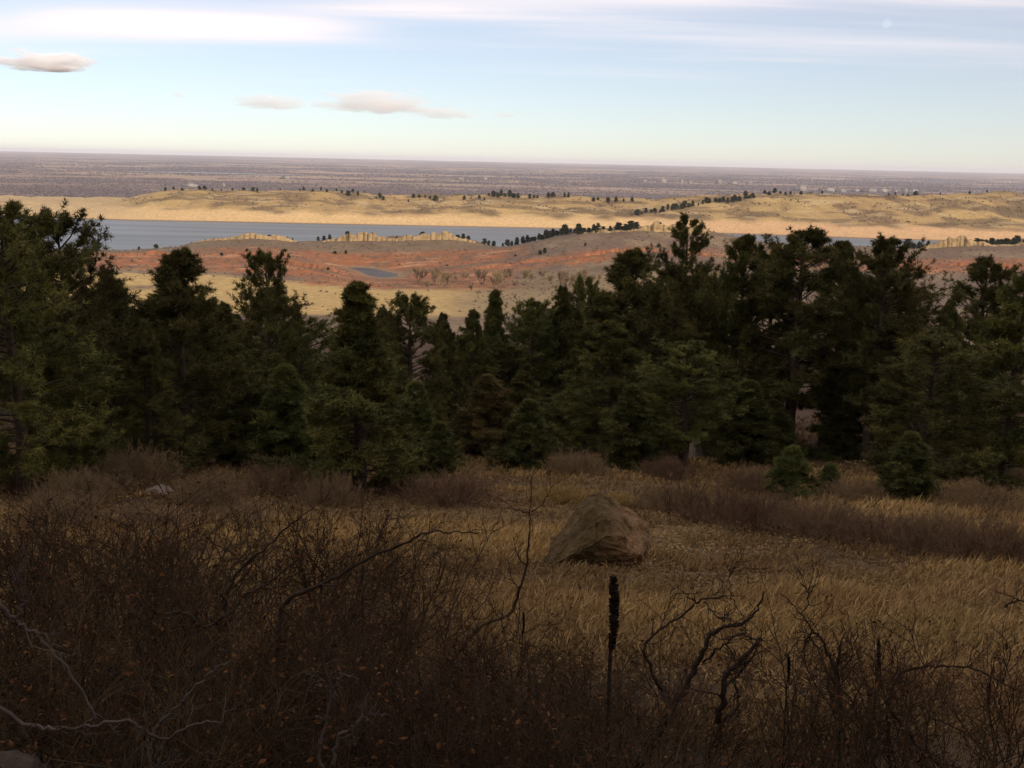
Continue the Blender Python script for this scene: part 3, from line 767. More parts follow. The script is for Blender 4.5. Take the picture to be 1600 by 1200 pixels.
PINES = [  # kind, column, top row, distance, crown width px, label
 ('full1', 2, 306, 37, 200, 'big dark pine cut by the left edge of the picture'),
 ('tall1', 84, 318, 45, 170, 'tall pine with sky gaps in its top, second from the left edge'),
 ('full2', 158, 418, 52, 120, 'dark pine shouldering the right side of the gappy tall pine'),
 ('full0', 276, 384, 50, 170, 'full cone-shaped pine in front of the red hill and small meadow'),
 ('tall1', 412, 384, 56, 105, 'pine with open lower branches against the yellow meadow'),
 ('full0', 350, 470, 62, 110, 'dark lower pine wedged between the cone-shaped pine and the open-branched pine'),
 ('full1', 470, 492, 60, 110, 'round lower pine right of the open-branched pine'),
 ('spire', 556, 434, 40, 165, 'pine with a thin pointed spire, its trunk standing in the grey brush'),
 ('full1', 642, 455, 55, 120, 'round-topped pine right of the spire pine'),
 ('full2', 600, 478, 62, 80, 'narrow pine between the spire pine and the round-topped pine'),
 ('full2', 697, 486, 64, 75, 'small-headed pine in the dip of the treeline'),
 ('full0', 738, 480, 70, 75, 'short dark pine just left of the slim-topped pine at mid treeline'),
 ('spire', 771, 449, 74, 75, 'slim-topped pine at the middle of the treeline'),
 ('full1', 832, 464, 76, 90, 'rounded pine below the pale cottonwoods'),
 ('full2', 880, 444, 78, 80, 'pine where the treeline starts to climb to the right'),
 ('full1', 915, 428, 80, 80, 'pine with a blunt round head left of the broad mid-right pine'),
 ('full0', 985, 385, 72, 160, 'broad spreading pine in front of the red outcrop'),
 ('rag', 1076, 330, 82, 95, 'thin ragged pine top standing out against the lake shore'),
 ('full1', 1060, 408, 66, 130, 'dense pine below the thin ragged pine top'),
 ('tall2', 1166, 362, 66, 120, 'tall cone pine right of the thin ragged pine top'),
 ('tall0', 1256, 350, 64, 175, 'tallest broad pine of the right stand, rounded crown over the lake'),
 ('tall2', 1215, 384, 72, 110, 'pine tucked between the tall cone pine and the tallest broad pine'),
 ('tall2', 1322, 372, 70, 120, 'small-peaked pine right of the tallest broad pine'),
 ('tall0', 1388, 362, 62, 120, 'pine with a knobbly head at the right end of the tall stand'),
 ('full1', 1420, 446, 66, 90, 'lower pine hugging the right side of the knobbly-headed pine'),
 ('tall0', 1548, 398, 84, 120, 'flat-sided pine set back near the right edge'),
 ('full0', 1606, 418, 46, 150, 'big dark pine cut by the right edge of the picture'),
 ('full2', 1492, 466, 74, 85, 'dark pine in the gap near the right edge'),
 ('full1', 1462, 520, 44, 185, 'massive dark pine low on the right, its boughs down to the brush'),
 ('mid', 1428, 672, 39, 90, 'little green pine in the brush before the massive dark pine'),
 ('young', 1241, 692, 40, 62, 'bushy young pine at the edge of the brush, left of a smaller one'),
 ('young', 1299, 720, 41, 46, 'smallest young pine, a rounded tuft at the brush edge'),
 ('mid', 990, 598, 52, 90, 'lighter green cone pine standing before the dark right stand'),
 ('brown', 762, 582, 56, 115, 'brownish olive cone pine in the middle of the stand'),
 ('mid', 828, 620, 50, 95, 'squat green pine right of the brownish cone pine'),
 ('mid', 688, 655, 47, 62, 'young green pine beside the grass path'),
 ('mid', 446, 566, 50, 105, 'lighter young pine behind the rounded grey bush'),
 ('mid', 648, 592, 50, 80, 'young pine tucked behind the right side of the spire pine'),
 ('mid', 1170, 590, 60, 110, 'young pine under the tall cone pine'),
 ('mid', 1212, 622, 62, 95, 'young pine at the foot of the tallest broad pine, left of its trunk'),
 ('mid', 1318, 606, 64, 110, 'young pine right of the trunk of the tallest broad pine'),
 ('full2', 225, 505, 46, 110, 'dark pine with drooping boughs left of the rounded grey bush'),
 ('full0', 95, 500, 40, 140, 'low dark pine filling the corner beside the left edge pine'),
]
for row in PINES:
    put_pine(*row)
# the deeper rows of the stand, between and behind those
sky_x = [0, 100, 190, 240, 275, 330, 370, 410, 470, 520, 556, 600, 640, 700, 770, 830, 900, 940, 985, 1040, 1100, 1165, 1255, 1390, 1440, 1460, 1500, 1600]
sky_y = [350, 360, 460, 440, 400, 450, 440, 410, 490, 500, 470, 490, 470, 500, 465, 475, 440, 410, 400, 420, 400, 380, 370, 380, 450, 560, 490, 430]
fr = np.random.default_rng(5)
fills = []
for row_i, (D, n, lowr) in enumerate(((58, 11, 90), (72, 15, 30), (92, 17, 8))):
    for k in range(n):
        x = 1600 * (k + 0.5) / n + fr.uniform(-35, 35)
        if 690 < x < 800 and D < 60: continue
        if 1150 < x < 1340: continue
        if 1420 < x < 1530 and D > 60: continue
        y = np.interp(x, sky_x, sky_y) + lowr + fr.uniform(0, 34)
        fills.append((row_i, x, y, D + fr.uniform(-5, 5)))
names = ['front', 'middle', 'rear']
for ri in range(3):
    sub = sorted([f for f in fills if f[0] == ri], key=lambda f: f[1])
    for k, (_, x, y, D) in enumerate(sub):
        put_pine(['full0', 'full1', 'full2', 'tall0'][int(fr.integers(4))], x, y, D, fr.uniform(110, 165),
                 'shadowy pine inside the stand, %s from the left in its %s row' % (ORD[k], names[ri]))

# ------------------------------------------------------------------ far pines: each its own tree, too small to show parts
def far_pine_mesh(seed, H=10.0, W=3.0):
    r = np.random.default_rng(seed); g = Geo()
    tubes(g, np.array([[[0, 0, -1], [0, 0, H * .5], [0, 0, H * .9]]]), np.array([[.3, .22, .05]]), 5)
    n = 46; t = r.uniform(0.12, 0.95, n); a = r.uniform(0, 6.28, n)
    w = W * np.minimum((1.05 - t) ** 0.6, 0.5 + t) * np.sqrt(r.uniform(0.1, 1, n)) * 0.75
    c = np.stack([np.cos(a) * w, np.sin(a) * w, t * H], -1)
    P, Q = needle_geo(c, r, 18, 1.5, 1.0, 0.3)
    g.add(P, T=Q)
    return g.mesh('pine_tree', M['far_pine'])
FPM = [far_pine_mesh(s, 10, w) for s, w in ((31, 3.0), (32, 3.6), (33, 2.4), (34, 3.2))]
def far_pines(rows, where, scale=1.0):
    rows = sorted(rows, key=lambda q: q[0])
    for k, (x, D, hp) in enumerate(rows):
        p = at(x, 370, D); z = gz(p[0], D)
        h = hp * D / F * fr.uniform(.6, 1.2)
        o = obj('pine_tree', FPM[int(fr.integers(4))], loc=(p[0], D, z - 0.3))
        s = h / 10.5 * .9; w = s * fr.uniform(1.3, 2.7); o.scale = (w, w, s); o.rotation_euler = (0, 0, fr.uniform(0, 6.28))
        tag(o, where % ORD[k], 'pine tree', 'far pines in the valley and on the hills')
J = lambda a, s: a + fr.uniform(-s, s)
far_pines([(216, 1660, 7), (243, 1672, 11)], 'small dark pine on the left lake shore, %s from the left')
far_pines([(421, 1725, 7), (449, 1740, 9), (457, 1735, 11), (497, 1745, 11), (506, 1745, 12), (515, 1745, 11), (543, 1738, 12), (561, 1735, 9)],
          'dark pine on the low saddle between the two left cliffs, %s from the left')
far_pines([(582, 1730, 9), (620, 1725, 9), (660, 1722, 12), (715, 1724, 11), (724, 1726, 10), (732, 1728, 10)], 'dark pine on top of the long yellow cliff, %s from the left')
far_pines([(757, 1745, 10), (764, 1740, 11), (772, 1745, 12), (786, 1750, 11), (793, 1745, 13), (800, 1742, 13), (808, 1735, 12), (817, 1730, 13), (824, 1735, 14)],
          'dark pine in the notch of the ridge before the lake, %s from the left')
far_pines([(J(832 + 5.4 * k, 2), J(1700 - 4.0 * k, 6), fr.uniform(11, 16)) for k in range(14)], 'dark pine in the clump climbing the ridge from the notch, %s from the left')
far_pines([(905, 1600, 13), (912, 1602, 12), (920, 1598, 15), (927, 1598, 15), (934, 1595, 14), (942, 1593, 13), (953, 1590, 14), (966, 1590, 12), (977, 1588, 20), (985, 1588, 17), (993, 1590, 16), (1010, 1590, 12), (1030, 1592, 13)],
          'dark pine along the high ridge cliff, %s from the left')
far_pines([(J(1420 + 8.2 * k, 3), J(1650, 6), fr.uniform(10, 17)) for k in range(24)], 'dark pine in the row on the right ridge below the lake, %s from the left')
far_pines([(x, J(3040, 40), fr.uniform(5, 8)) for x in (262, 275, 288, 315, 323, 335, 349, 366, 383, 398, 404, 440, 470, 476, 490, 503, 512, 527, 535, 543, 552, 560, 570)],
          'speck of a pine on the left far hill crest, %s from the left')
far_pines([(x, J(2960, 40), fr.uniform(6, 9)) for x in (545, 560, 588, 594, 599, 638, 646, 655, 664, 672, 680, 725, 735, 748, 756)],
          'small pine on the middle far hill, %s from the left')
far_pines([(x, J(3010, 20), fr.uniform(7, 11)) for x in (763, 770, 776, 782, 788, 795, 801, 808, 826, 833, 838, 855, 862, 880, 886, 925, 932, 948, 960, 972, 985)],
          'small pine on the far hill left of the broken outcrop, %s from the left')
far_pines([(J(996 + 6.5 * k, 2), J(2800 + 6 * k, 12), fr.uniform(7, 12)) for k in range(28)], 'small pine above the broken outcrop on the far hill, %s from the left')
far_pines([(x, J(3040, 15), fr.uniform(4, 8)) for x in (1190, 1197, 1205, 1214, 1222, 1230, 1246, 1262, 1279, 1382, 1392, 1404, 1412, 1424, 1462, 1507, 1534)],
          'speck of a pine on the smooth right far hill, %s from the left')
far_pines([(688, 1520, 6), (700, 1480, 5), (806, 1500, 7), (845, 1480, 8), (852, 1485, 8), (915, 1500, 8), (1030, 1480, 10), (523, 1620, 7), (540, 1622, 6), (345, 1440, 8), (512, 1370, 7)],
          'lone dark bush-like pine on the valley slopes, %s from the left')

# bare pale cottonwoods in the valley
def cottonwood_mesh(seed, H=10.0):
    r = np.random.default_rng(seed); g = Geo()
    P0 = walk(np.zeros((3, 3)) + r.normal(0, .3, (3, 3)) * [1, 1, 0], r.normal(0, .25, (3, 3)) + [0, 0, 1], np.full(3, H * .8), 5, .08, .05, r); tubes(g, P0, np.full((3, 1), .3) * np.linspace(1, .3, 5), 4)
    p, T, _, _ = pick(P0, 16, .25, 1, r); P1 = walk(p, branch_dir(T, .6, r, .25), r.uniform(.25, .45, len(p)) * H, 4, .12, .08, r); tubes(g, P1, np.full((len(P1), 1), .14) * np.linspace(1, .4, 4), 3)
    p, T, _, _ = pick(P1, 9, .2, 1, r); P2 = walk(p, branch_dir(T, .6, r, .2), r.uniform(.1, .22, len(p)) * H, 3, .12, .08, r); tubes(g, P2, np.full((len(P2), 1), .09) * np.linspace(1, .5, 3), 3)
    return g.mesh('cottonwood_tree', M['cottonwood'])
CWM = [cottonwood_mesh(s) for s in (41, 42, 43)]
cw = sorted([(J(650 + 13 * k, 6), J(1290 - 3 * k, 70), fr.uniform(10, 24)) for k in range(24)] )
for k, (x, D, hp) in enumerate(cw):
    p = at(x, 450, D); z = gz(p[0], D); s = hp * D / F / 10
    o = obj('cottonwood_tree', CWM[k % 3], loc=(p[0], D, z)); o.scale = (s * 1.2, s * 1.2, s); o.rotation_euler = (0, 0, fr.uniform(0, 6.28))
    tag(o, 'bare pale tan cottonwood in the valley right of the pond, %s from the left' % ORD[k], 'cottonwood', 'bare cottonwoods in the valley')

# ================================================================== FOREGROUND
# ------------------------------------------------------------------ boulder and smaller stones
BD = 23.0
def bp(x, y, dy):      # photo pixel on the boulder, depth in metres in front (-) or behind (+) its middle
    return at(x, y, BD + dy)
bpts = [bp(*q) for q in ((838, 889, -.35), (846, 892, -.7), (855, 860, -.1), (868, 834, .1), (885, 815, .2), (904, 794, .25), (924, 769, .2), (937, 769, .05), (930, 773, -.1),
        (956, 783, .15), (979, 796, .3), (999, 804, .5), (1014, 815, .55), (1018, 828, .45), (1014, 852, .2), (1005, 868, -.35), (994, 889, .2),
        (960, 801, -.45), (948, 836, -1.0), (925, 852, -1.08), (893, 866, -1.02), (1000, 866, -.72), (978, 838, -.75), (985, 812, -.2),
        (930, 898, -.45), (975, 896, -.3), (870, 898, -.75), (850, 902, .6), (1000, 895, .9), (930, 800, 1.1), (990, 830, 1.2), (880, 850, 1.0), (950, 905, .8))]
bctr = np.array([at(930, 880, BD)[0], BD, gz(at(930, 880, BD)[0], BD)])
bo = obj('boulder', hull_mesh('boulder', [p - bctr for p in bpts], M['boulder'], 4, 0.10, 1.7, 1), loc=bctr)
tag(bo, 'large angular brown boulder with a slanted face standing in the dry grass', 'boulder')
def small_rock(x, y, D, w, h, mat, label, seed):
    r = np.random.default_rng(seed)
    p = at(x, y, D); z = gz(p[0], D)
    z = min(z, p[2]) if D < 6 else z
    W, H = w * D / F, h * D / F
    pts = norm(r.normal(0, 1, (22, 3))) * np.array([W / 2, W * .4, H]) * r.uniform(.8, 1.1, (22, 1))
    o = obj('rock', hull_mesh('rock', pts, mat, 3, 0.05 * W, 3.0 / W, seed), loc=(p[0], D, z))
    return tag(o, label, 'rock')
def rock_px(x, y, w, h, mat, label, seed):
    p = ground_px(x, y)
    return small_rock(x, y, p[1], w, h, mat, label, seed)
rock_px(1087, 716, 26, 46, M['stone'], 'pale pointed rock in the brush below the right stand', 3)
rock_px(1104, 716, 40, 16, M['stone_dark'], 'grey slab of rock beside the pale pointed rock', 4)
rock_px(1232, 688, 18, 16, M['stone'], 'small pale rock behind the bushy young pine', 5)
rock_px(248, 772, 56, 14, M['stone_mid'], 'flat pale rock in the brush on the left', 6)
rock_px(1596, 750, 60, 30, M['stone_dark'], 'grey rock at the right edge under the big pine', 7)
rock_px(846, 832, 34, 7, M['stone'], 'flat pale stone in the grass left of the boulder', 8)
rk = at(10, 1228, 2.5)
o = obj('rock', hull_mesh('rock', norm(rng.normal(0, 1, (24, 3))) * np.array([.13, .16, .11]) * rng.uniform(.85, 1.1, (24, 1)), M['stone_dark'], 3, .012, 12, 9), loc=rk)
tag(o, 'grey rock top in the bottom left corner', 'rock')
rock_px(1240, 596, 26, 10, M['stone'], 'pale rock on the bare bank under the tallest pine', 10)

# ------------------------------------------------------------------ dry grass (nobody could count it)
def grass_mesh(n_t=52000, blades=8):
    r = np.random.default_rng(99)
    u = r.random(n_t)
    D = 5.0 * np.exp(u ** 0.8 * math.log(115 / 5.0))
    px = r.uniform(-120, 1720, n_t)
    X = (px - 800) / F * D * 1.06
    cl = fbm(X / 1.5, D / 1.5, 120, 3); big = fbm(X / 7, D / 7, 125, 3)
    keep = (cl + 0.7 * big + r.normal(0, .22, n_t)) > -0.22
    keep &= ~((D > 55) & (big < -0.1))
    keep &= (r.random(n_t) < np.interp(D, [4, 6, 11, 14], [.25, .5, .7, 1])) & ((px > 950 - 50 * (D - 5)) | (D > 9) | (r.random(n_t) < .3))
    keep &= ~((px < 430) & (D > 9) & (D < 34) & (r.random(n_t) < .6 * (1 - sst(330, 430, px))))
    X, D, cl, big = X[keep], D[keep], cl[keep], big[keep]
    k = len(X); Z = height(X, D)
    hgt = np.clip(0.25 + 0.20 * big + 0.14 * cl, .09, .6) * r.uniform(.65, 1.3, k)
    base = np.stack([X, D, Z - 0.03], -1)[:, None] + r.normal(0, 1, (k, blades, 3)) * np.array([.10, .10, 0])
    lean = r.normal(0, .34, (k, blades, 3)) + np.array([0.14, -0.05, 0]); lean[..., 2] = 1
    d = norm(lean); L = (hgt[:, None] * r.uniform(.5, 1.25, (k, blades)))[..., None]
    w = (0.0045 + 0.00042 * D)[:, None, None] * r.uniform(.7, 1.3, (k, blades, 1))
    a = r.uniform(0, 6.28, (k, blades)); q = np.stack([np.cos(a), np.sin(a), np.zeros_like(a)], -1)
    mid = base + d * L * .6
    tip = mid + norm(d + np.array([.25, -.1, -.15]) + r.normal(0, .3, d.shape)) * L * .5
    V = np.stack([base, mid + q * w, tip, mid - q * w], 2)
    i = (np.arange(k * blades) * 4)[:, None]
    F5 = i + np.array([[0, 1, 2, 3]])
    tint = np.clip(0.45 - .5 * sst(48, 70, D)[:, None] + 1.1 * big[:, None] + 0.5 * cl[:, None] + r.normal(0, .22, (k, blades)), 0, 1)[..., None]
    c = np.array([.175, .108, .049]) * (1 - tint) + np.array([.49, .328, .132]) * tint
    redd = (sst(.1, .5, fbm(X / 3.1, D / 3.1, 131, 3))[:, None] * r.random((k, blades)))[..., None]
    c = c * (1 - redd * .6) + np.array([.25, .13, .065]) * redd * .6
    olive = (sst(.2, .5, fbm(X / 2.6, D / 2.6, 141, 3))[:, None] * r.random((k, blades)))[..., None]
    c = c * (1 - olive * .6) + np.array([.15, .115, .038]) * olive * .6
    c = np.repeat(c[:, :, None], 4, 2)
    # matted dead litter lying between the tufts
    m = 28000; D2 = 9.0 * np.exp(r.random(m) ** .8 * math.log(62 / 9.0)); X2 = (r.uniform(-120, 1720, m) - 800) / F * D2 * 1.06; Z2 = height(X2, D2)
    p = np.stack([X2, D2, Z2 + .015], -1)[:, None] + r.normal(0, 1, (m, 4, 3)) * np.array([.16, .16, .012])
    d2 = norm(r.normal(0, 1, (m, 4, 3)) * np.array([1, 1, .25]) + np.array([.1, 0, .35])); L2 = r.uniform(.07, .24, (m, 4, 1)); q2 = norm(np.cross(d2, r.normal(0, 1, (m, 4, 3)))); w2 = (0.004 + 0.0006 * D2)[:, None, None]
    V2 = np.stack([p, p + d2 * L2 * .5 + q2 * w2, p + d2 * L2 + np.array([0, 0, -.03]), p + d2 * L2 * .5 - q2 * w2], 2)
    c2 = np.array([.16, .100, .043]) + np.array([.26, .175, .072]) * (r.random((m, 4, 1)) * np.clip(.6 + 1.2 * fbm(X2 / 3, D2 / 3, 161, 3), .1, 1.2)[:, None, None]); c2 = np.repeat(c2[:, :, None], 4, 2)
    F6 = (np.arange(m * 4) * 4)[:, None] + np.array([[0, 1, 2, 3]]) + len(F5) * 4
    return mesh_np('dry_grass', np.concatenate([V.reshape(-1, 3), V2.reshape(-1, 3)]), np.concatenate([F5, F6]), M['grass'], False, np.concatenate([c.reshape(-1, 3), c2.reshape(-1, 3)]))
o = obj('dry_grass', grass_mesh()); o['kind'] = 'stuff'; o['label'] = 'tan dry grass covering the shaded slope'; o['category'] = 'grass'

# ------------------------------------------------------------------ leafless shrubs
def bush_mesh(name, seed, mat, R=1.5, H=1.2, stems=105, k1=7, k2=5, rad=0.0078):
    """rounded twiggy bush"""
    r = np.random.default_rng(seed); g = Geo()
    b0 = r.normal(0, 1, (stems, 3)) * np.array([R * .28, R * .28, 0])
    d = np.concatenate([b0[:, :2] / (R * .5) + r.normal(0, .25, (stems, 2)), np.full((stems, 1), 1.0)], 1)
    d[:, :2] *= 1.5; dn = norm(d); Ls = 1 / np.sqrt((dn[:, 0] ** 2 + dn[:, 1] ** 2) / (R * .95) ** 2 + dn[:, 2] ** 2 / H ** 2)
    P0 = walk(b0, d, r.uniform(.6, .92, stems) * Ls, 5, .14, .04, r); tubes(g, P0, np.full((stems, 1), rad * 1.5) * np.linspace(1, .5, 5), 3)
    p, T, t, _ = pick(P0, k1, .25, 1, r); P1 = walk(p, branch_dir(T, .7, r, .12), r.uniform(.16, .34, len(p)) * H, 4, .16, .05, r); tubes(g, P1, np.full((len(p), 1), rad) * np.linspace(1, .5, 4), 3)
    p, T, t, _ = pick(P1, k2, .2, 1, r); P2 = walk(p, branch_dir(T, .8, r, .08), r.uniform(.08, .18, len(p)) * H, 3, .16, .03, r); tubes(g, P2, np.full((len(p), 1), rad * .7) * np.linspace(1, .5, 3), 3)
    return g.mesh(name, mat)
BM = [bush_mesh('bush', 51 + k, M['twig_grey']) for k in range(3)]
RB = bush_mesh('bush', 57, M['rabbit'], 1.5, 1.0, 110, 7, 5, .009)
def put_bush(me, x, y, w, h, label, cat='shrub', name='bare_bush', group='rounded leafless bushes at the foot of the pines', D=None):
    """x, y: photo pixel of the bush's foot; w, h in photo pixels"""
    p = ground_px(x, y) if D is None else None
    D = p[1] if p is not None else D
    X = at(x, y, D)[0]
    o = obj(name, me, loc=(X, D, gz(X, D) - 0.04))
    sx = w * D / F / 3.2; sz = h * D / F / 1.45 * fr.uniform(.72, 1.2)
    o.scale = (sx, max(sx * .8, .5), sz); o.rotation_euler = (0, 0, 0)
    return tag(o, label, cat, group)
BUSHES = [
 (432, 772, 150, 95, 'rounded mauve grey bush left of the spire pine trunk'),
 (330, 790, 120, 80, 'low brown bush left of the rounded mauve bush'),
 (215, 765, 150, 85, 'wide grey bush under the drooping pine on the left'),
 (120, 790, 130, 80, 'grey bush behind the left thicket near the left pines'),
 (40, 770, 110, 70, 'grey bush at the foot of the left edge pine'),
 (705, 788, 165, 78, 'broad purplish bush right of the spire pine trunk'),
 (625, 775, 90, 60, 'small bush directly right of the spire pine trunk'),
 (520, 790, 100, 66, 'bush in front of the spire pine trunk'),
 (902, 745, 110, 46, 'low dome-shaped reddish bush behind the boulder'),
 (985, 735, 110, 46, 'flat grey bush below the lighter green cone pine'),
 (1040, 748, 90, 40, 'thin bush left of the pale pointed rock'),
 (1050, 800, 110, 62, 'leafless bush touching the right side of the boulder'),
 (1120, 815, 140, 75, 'second bush right of the boulder in the long brush band'),
 (1205, 828, 150, 80, 'third bush right of the boulder in the long brush band'),
 (1290, 842, 160, 84, 'fourth bush right of the boulder, below the smallest young pine'),
 (1375, 856, 150, 86, 'fifth bush right of the boulder, before the little green pine'),
 (1460, 868, 160, 92, 'sixth bush right of the boulder in the long brush band'),
 (1545, 884, 160, 100, 'seventh bush right of the boulder, near the right edge'),
 (1625, 888, 130, 105, 'bush at the right end of the long brush band, cut by the edge'),
 (1172, 768, 110, 46, 'grey bush left of the bushy young pine'),
 (1340, 786, 120, 52, 'grey bush between the smallest young pine and the little green pine'),
 (1530, 800, 140, 60, 'grey bush right of the little green pine'),
 (1590, 770, 110, 56, 'grey bush around the rock at the right edge'),
 (90, 822, 150, 62, 'low brown bush in the grass behind the left thicket, near the left edge'),
 (235, 828, 150, 58, 'low brown bush in the grass behind the left thicket, below the flat rock'),
 (370, 822, 130, 50, 'low brown bush in the grass below the rounded mauve bush'),
 (860, 712, 80, 26, 'thin bush at the foot of the squat green pine'),
 (600, 720, 80, 34, 'bush in the shade beneath the round-topped pine'),
]
for k, (x, y, w, h, lab) in enumerate(BUSHES):
    put_bush(BM[k % 3], x, y, w, h, lab)
put_bush(RB, 885, 786, 105, 52, 'golden tan brush mound behind the boulder', 'brush', 'golden_brush', 'golden brush mounds')
put_bush(RB, 970, 790, 70, 26, 'small golden brush mound right of the larger one behind the boulder', 'brush', 'golden_brush', 'golden brush mounds')
put_bush(RB, 268, 738, 40, 22, 'small yellow brush tuft under the left pines, right one', 'brush', 'golden_brush', 'golden brush mounds')
put_bush(RB, 212, 736, 45, 20, 'small yellow brush tuft under the left pines, left one', 'brush', 'golden_brush', 'golden brush mounds')

def thicket_meshes(seed, H=1.5, stems=11, lean=0.45, leaves=170, rad=0.010, k1=6, k2=6, k3=3):
    r = np.random.default_rng(seed); g = Geo()
    b0 = r.normal(0, .16, (stems, 3)) * [1, 1, 0]
    d = np.concatenate([r.normal(0, lean, (stems, 2)), np.full((stems, 1), 1.0)], 1)
    P0 = walk(b0, d, r.uniform(.6, 1.1, stems) * H, 8, .17, .03, r); tubes(g, P0, np.full((stems, 1), rad) * np.linspace(1, .4, 8), 5)
    p, T, _, _ = pick(P0, k1, .25, 1, r); P1 = walk(p, branch_dir(T, .75, r, .1), r.uniform(.22, .48, len(p)) * H, 6, .2, .04, r); tubes(g, P1, np.full((len(p), 1), rad * .5) * np.linspace(1, .45, 6), 4)
    p, T, _, _ = pick(P1, k2, .15, 1, r); P2 = walk(p, branch_dir(T, .8, r, .08), r.uniform(.07, .20, len(p)) * H, 4, .22, .04, r); tubes(g, P2, np.full((len(p), 1), rad * .26) * np.linspace(1, .5, 4), 3)
    p, T, _, _ = pick(P2, k3, .2, 1, r); P3 = walk(p, branch_dir(T, .8, r, .05), r.uniform(.03, .08, len(p)) * H, 3, .2, .0, r); tubes(g, P3, np.full((len(p), 1), rad * .18) * np.linspace(1, .5, 3), 3)
    st = g.mesh('stems', M['twig_brown'])
    pts = np.concatenate([P2[:, -1], P3[:, -1]]); pts = pts[r.choice(len(pts), leaves, replace=False)]
    a = norm(r.normal(0, 1, (leaves, 3)) + [0, 0, -.5]); q = norm(np.cross(a, r.normal(0, 1, (leaves, 3)))); c = np.cross(a, q)
    s = r.uniform(.012, .028, (leaves, 1))
    V = np.stack([pts, pts + a * s + q * s * .55, pts + a * s * 1.1 + c * s * .3, pts + a * s * 2.1 - c * s * .25, pts + a * s - q * s * .55], 1)
    i = (np.arange(leaves) * 5)[:, None]
    lv = mesh_np('dead_leaves', V.reshape(-1, 3), [np.concatenate([i + [[0, 1, 2]], i + [[1, 3, 2]], i + [[0, 2, 4]], i + [[2, 3, 4]]])], M['leaf'])
    return st, lv
TH = [thicket_meshes(81 + k, 1.5, 12 + 2 * (k % 3)) for k in range(5)]
TS = [thicket_meshes(91 + k, 1.5, 6, .35, 60, .009, 4, 4, 2) for k in range(3)]
def put_thicket(ms, x, D, ytop, label, group, w=1.0):
    p = at(x, ytop, D); z = gz(p[0], D); h = max(p[2] - z, .5)
    s = h / 1.45
    e = empty('leafless_shrub', (p[0], D, z - .03), fr.uniform(0, 6.28), (s * w, s * w, s))
    obj('stems', ms[0], e); obj('dead_leaves', ms[1], e)
    return tag(e, label, 'shrub', group)
tk = []
for row, (D, n, x0, x1, ys) in enumerate(((11.0, 8, -10, 680, ((0, 780), (300, 792), (500, 806), (700, 860))),
                                         (8.2, 8, -20, 740, ((0, 815), (300, 830), (500, 862), (740, 925))),
                                         (6.0, 8, -30, 900, ((0, 880), (300, 900), (500, 930), (700, 965), (900, 1000))),
                                         (4.4, 9, -30, 1000, ((0, 960), (300, 985), (500, 1000), (700, 1020), (1000, 1075))),
                                         (3.3, 10, -20, 1060, ((0, 1060), (400, 1060), (700, 1075), (1060, 1130))))):
    for k in range(n):
        x = x0 + (x1 - x0) * (k + .5) / n + fr.uniform(-25, 25)
        y = np.interp(x, [q[0] for q in ys], [q[1] for q in ys]) + fr.uniform(-15, 25)
        tk.append((row, x, D * fr.uniform(.93, 1.07), y))
rn = ['rear', 'fourth', 'middle', 'second', 'nearest']
for row in range(5):
    for k, (_, x, D, y) in enumerate(sorted([t for t in tk if t[0] == row], key=lambda t: t[1])):
        put_thicket(TS[int(fr.integers(3))] if row < 2 and fr.random() < (.45, .6)[min(row, 1)] else TH[int(fr.integers(5))], x, D, y, 'leafless brown shrub in the left thicket, %s from left in its %s row' % (ORD[k], rn[row]), 'brown shrubs of the left thicket', 1.15)
RT = [(1085, 5.2, 1010, 'thin leafless shrub right of the mullein stalk'), (1235, 5.6, 985, 'open leafless shrub right of the dark forked shrub'),
      (1300, 4.6, 1010, 'grey-brown leafless shrub below the middle right grass'), (1385, 5.4, 1000, 'leafless shrub around the small mullein stalk'),
      (1450, 4.4, 1030, 'leafless shrub second from the bottom right corner'), (1540, 4.8, 1040, 'leafless shrub in the bottom right corner'),
      (1600, 5.8, 1010, 'leafless shrub cut by the right edge'), (1180, 3.6, 1120, 'low shrub at the bottom edge below the dark forked shrub'),
      (1330, 3.4, 1110, 'low shrub at the bottom edge right of the dark forked shrub'), (1490, 3.4, 1120, 'low shrub at the bottom edge near the right corner'),
      (905, 5.2, 990, 'thin leafless shrub just left of the mullein stalk')]
for k, (x, D, y, lab) in enumerate(RT):
    put_thicket(TS[k % 3] if k % 2 else TH[k % 5], x, D, y, lab, 'leafless shrubs at the bottom right', 1.0)
UP = [(1052, 33, 715, 'thin dark upright sapling in the brush right of the boulder'), (1083, 34, 700, 'tall thin sapling stem below the pale pointed rock'),
      (1150, 31, 745, 'spindly shrub rising from the brush band'), (1190, 30, 735, 'spindly shrub left of the bushy young pine'), (1000, 27, 762, 'spindly twiggy shrub behind the right shoulder of the boulder')]
for k, (x, D, y, lab) in enumerate(UP):
    put_thicket(TS[k % 3], x, D, y, lab, 'spindly saplings by the brush band', .45)

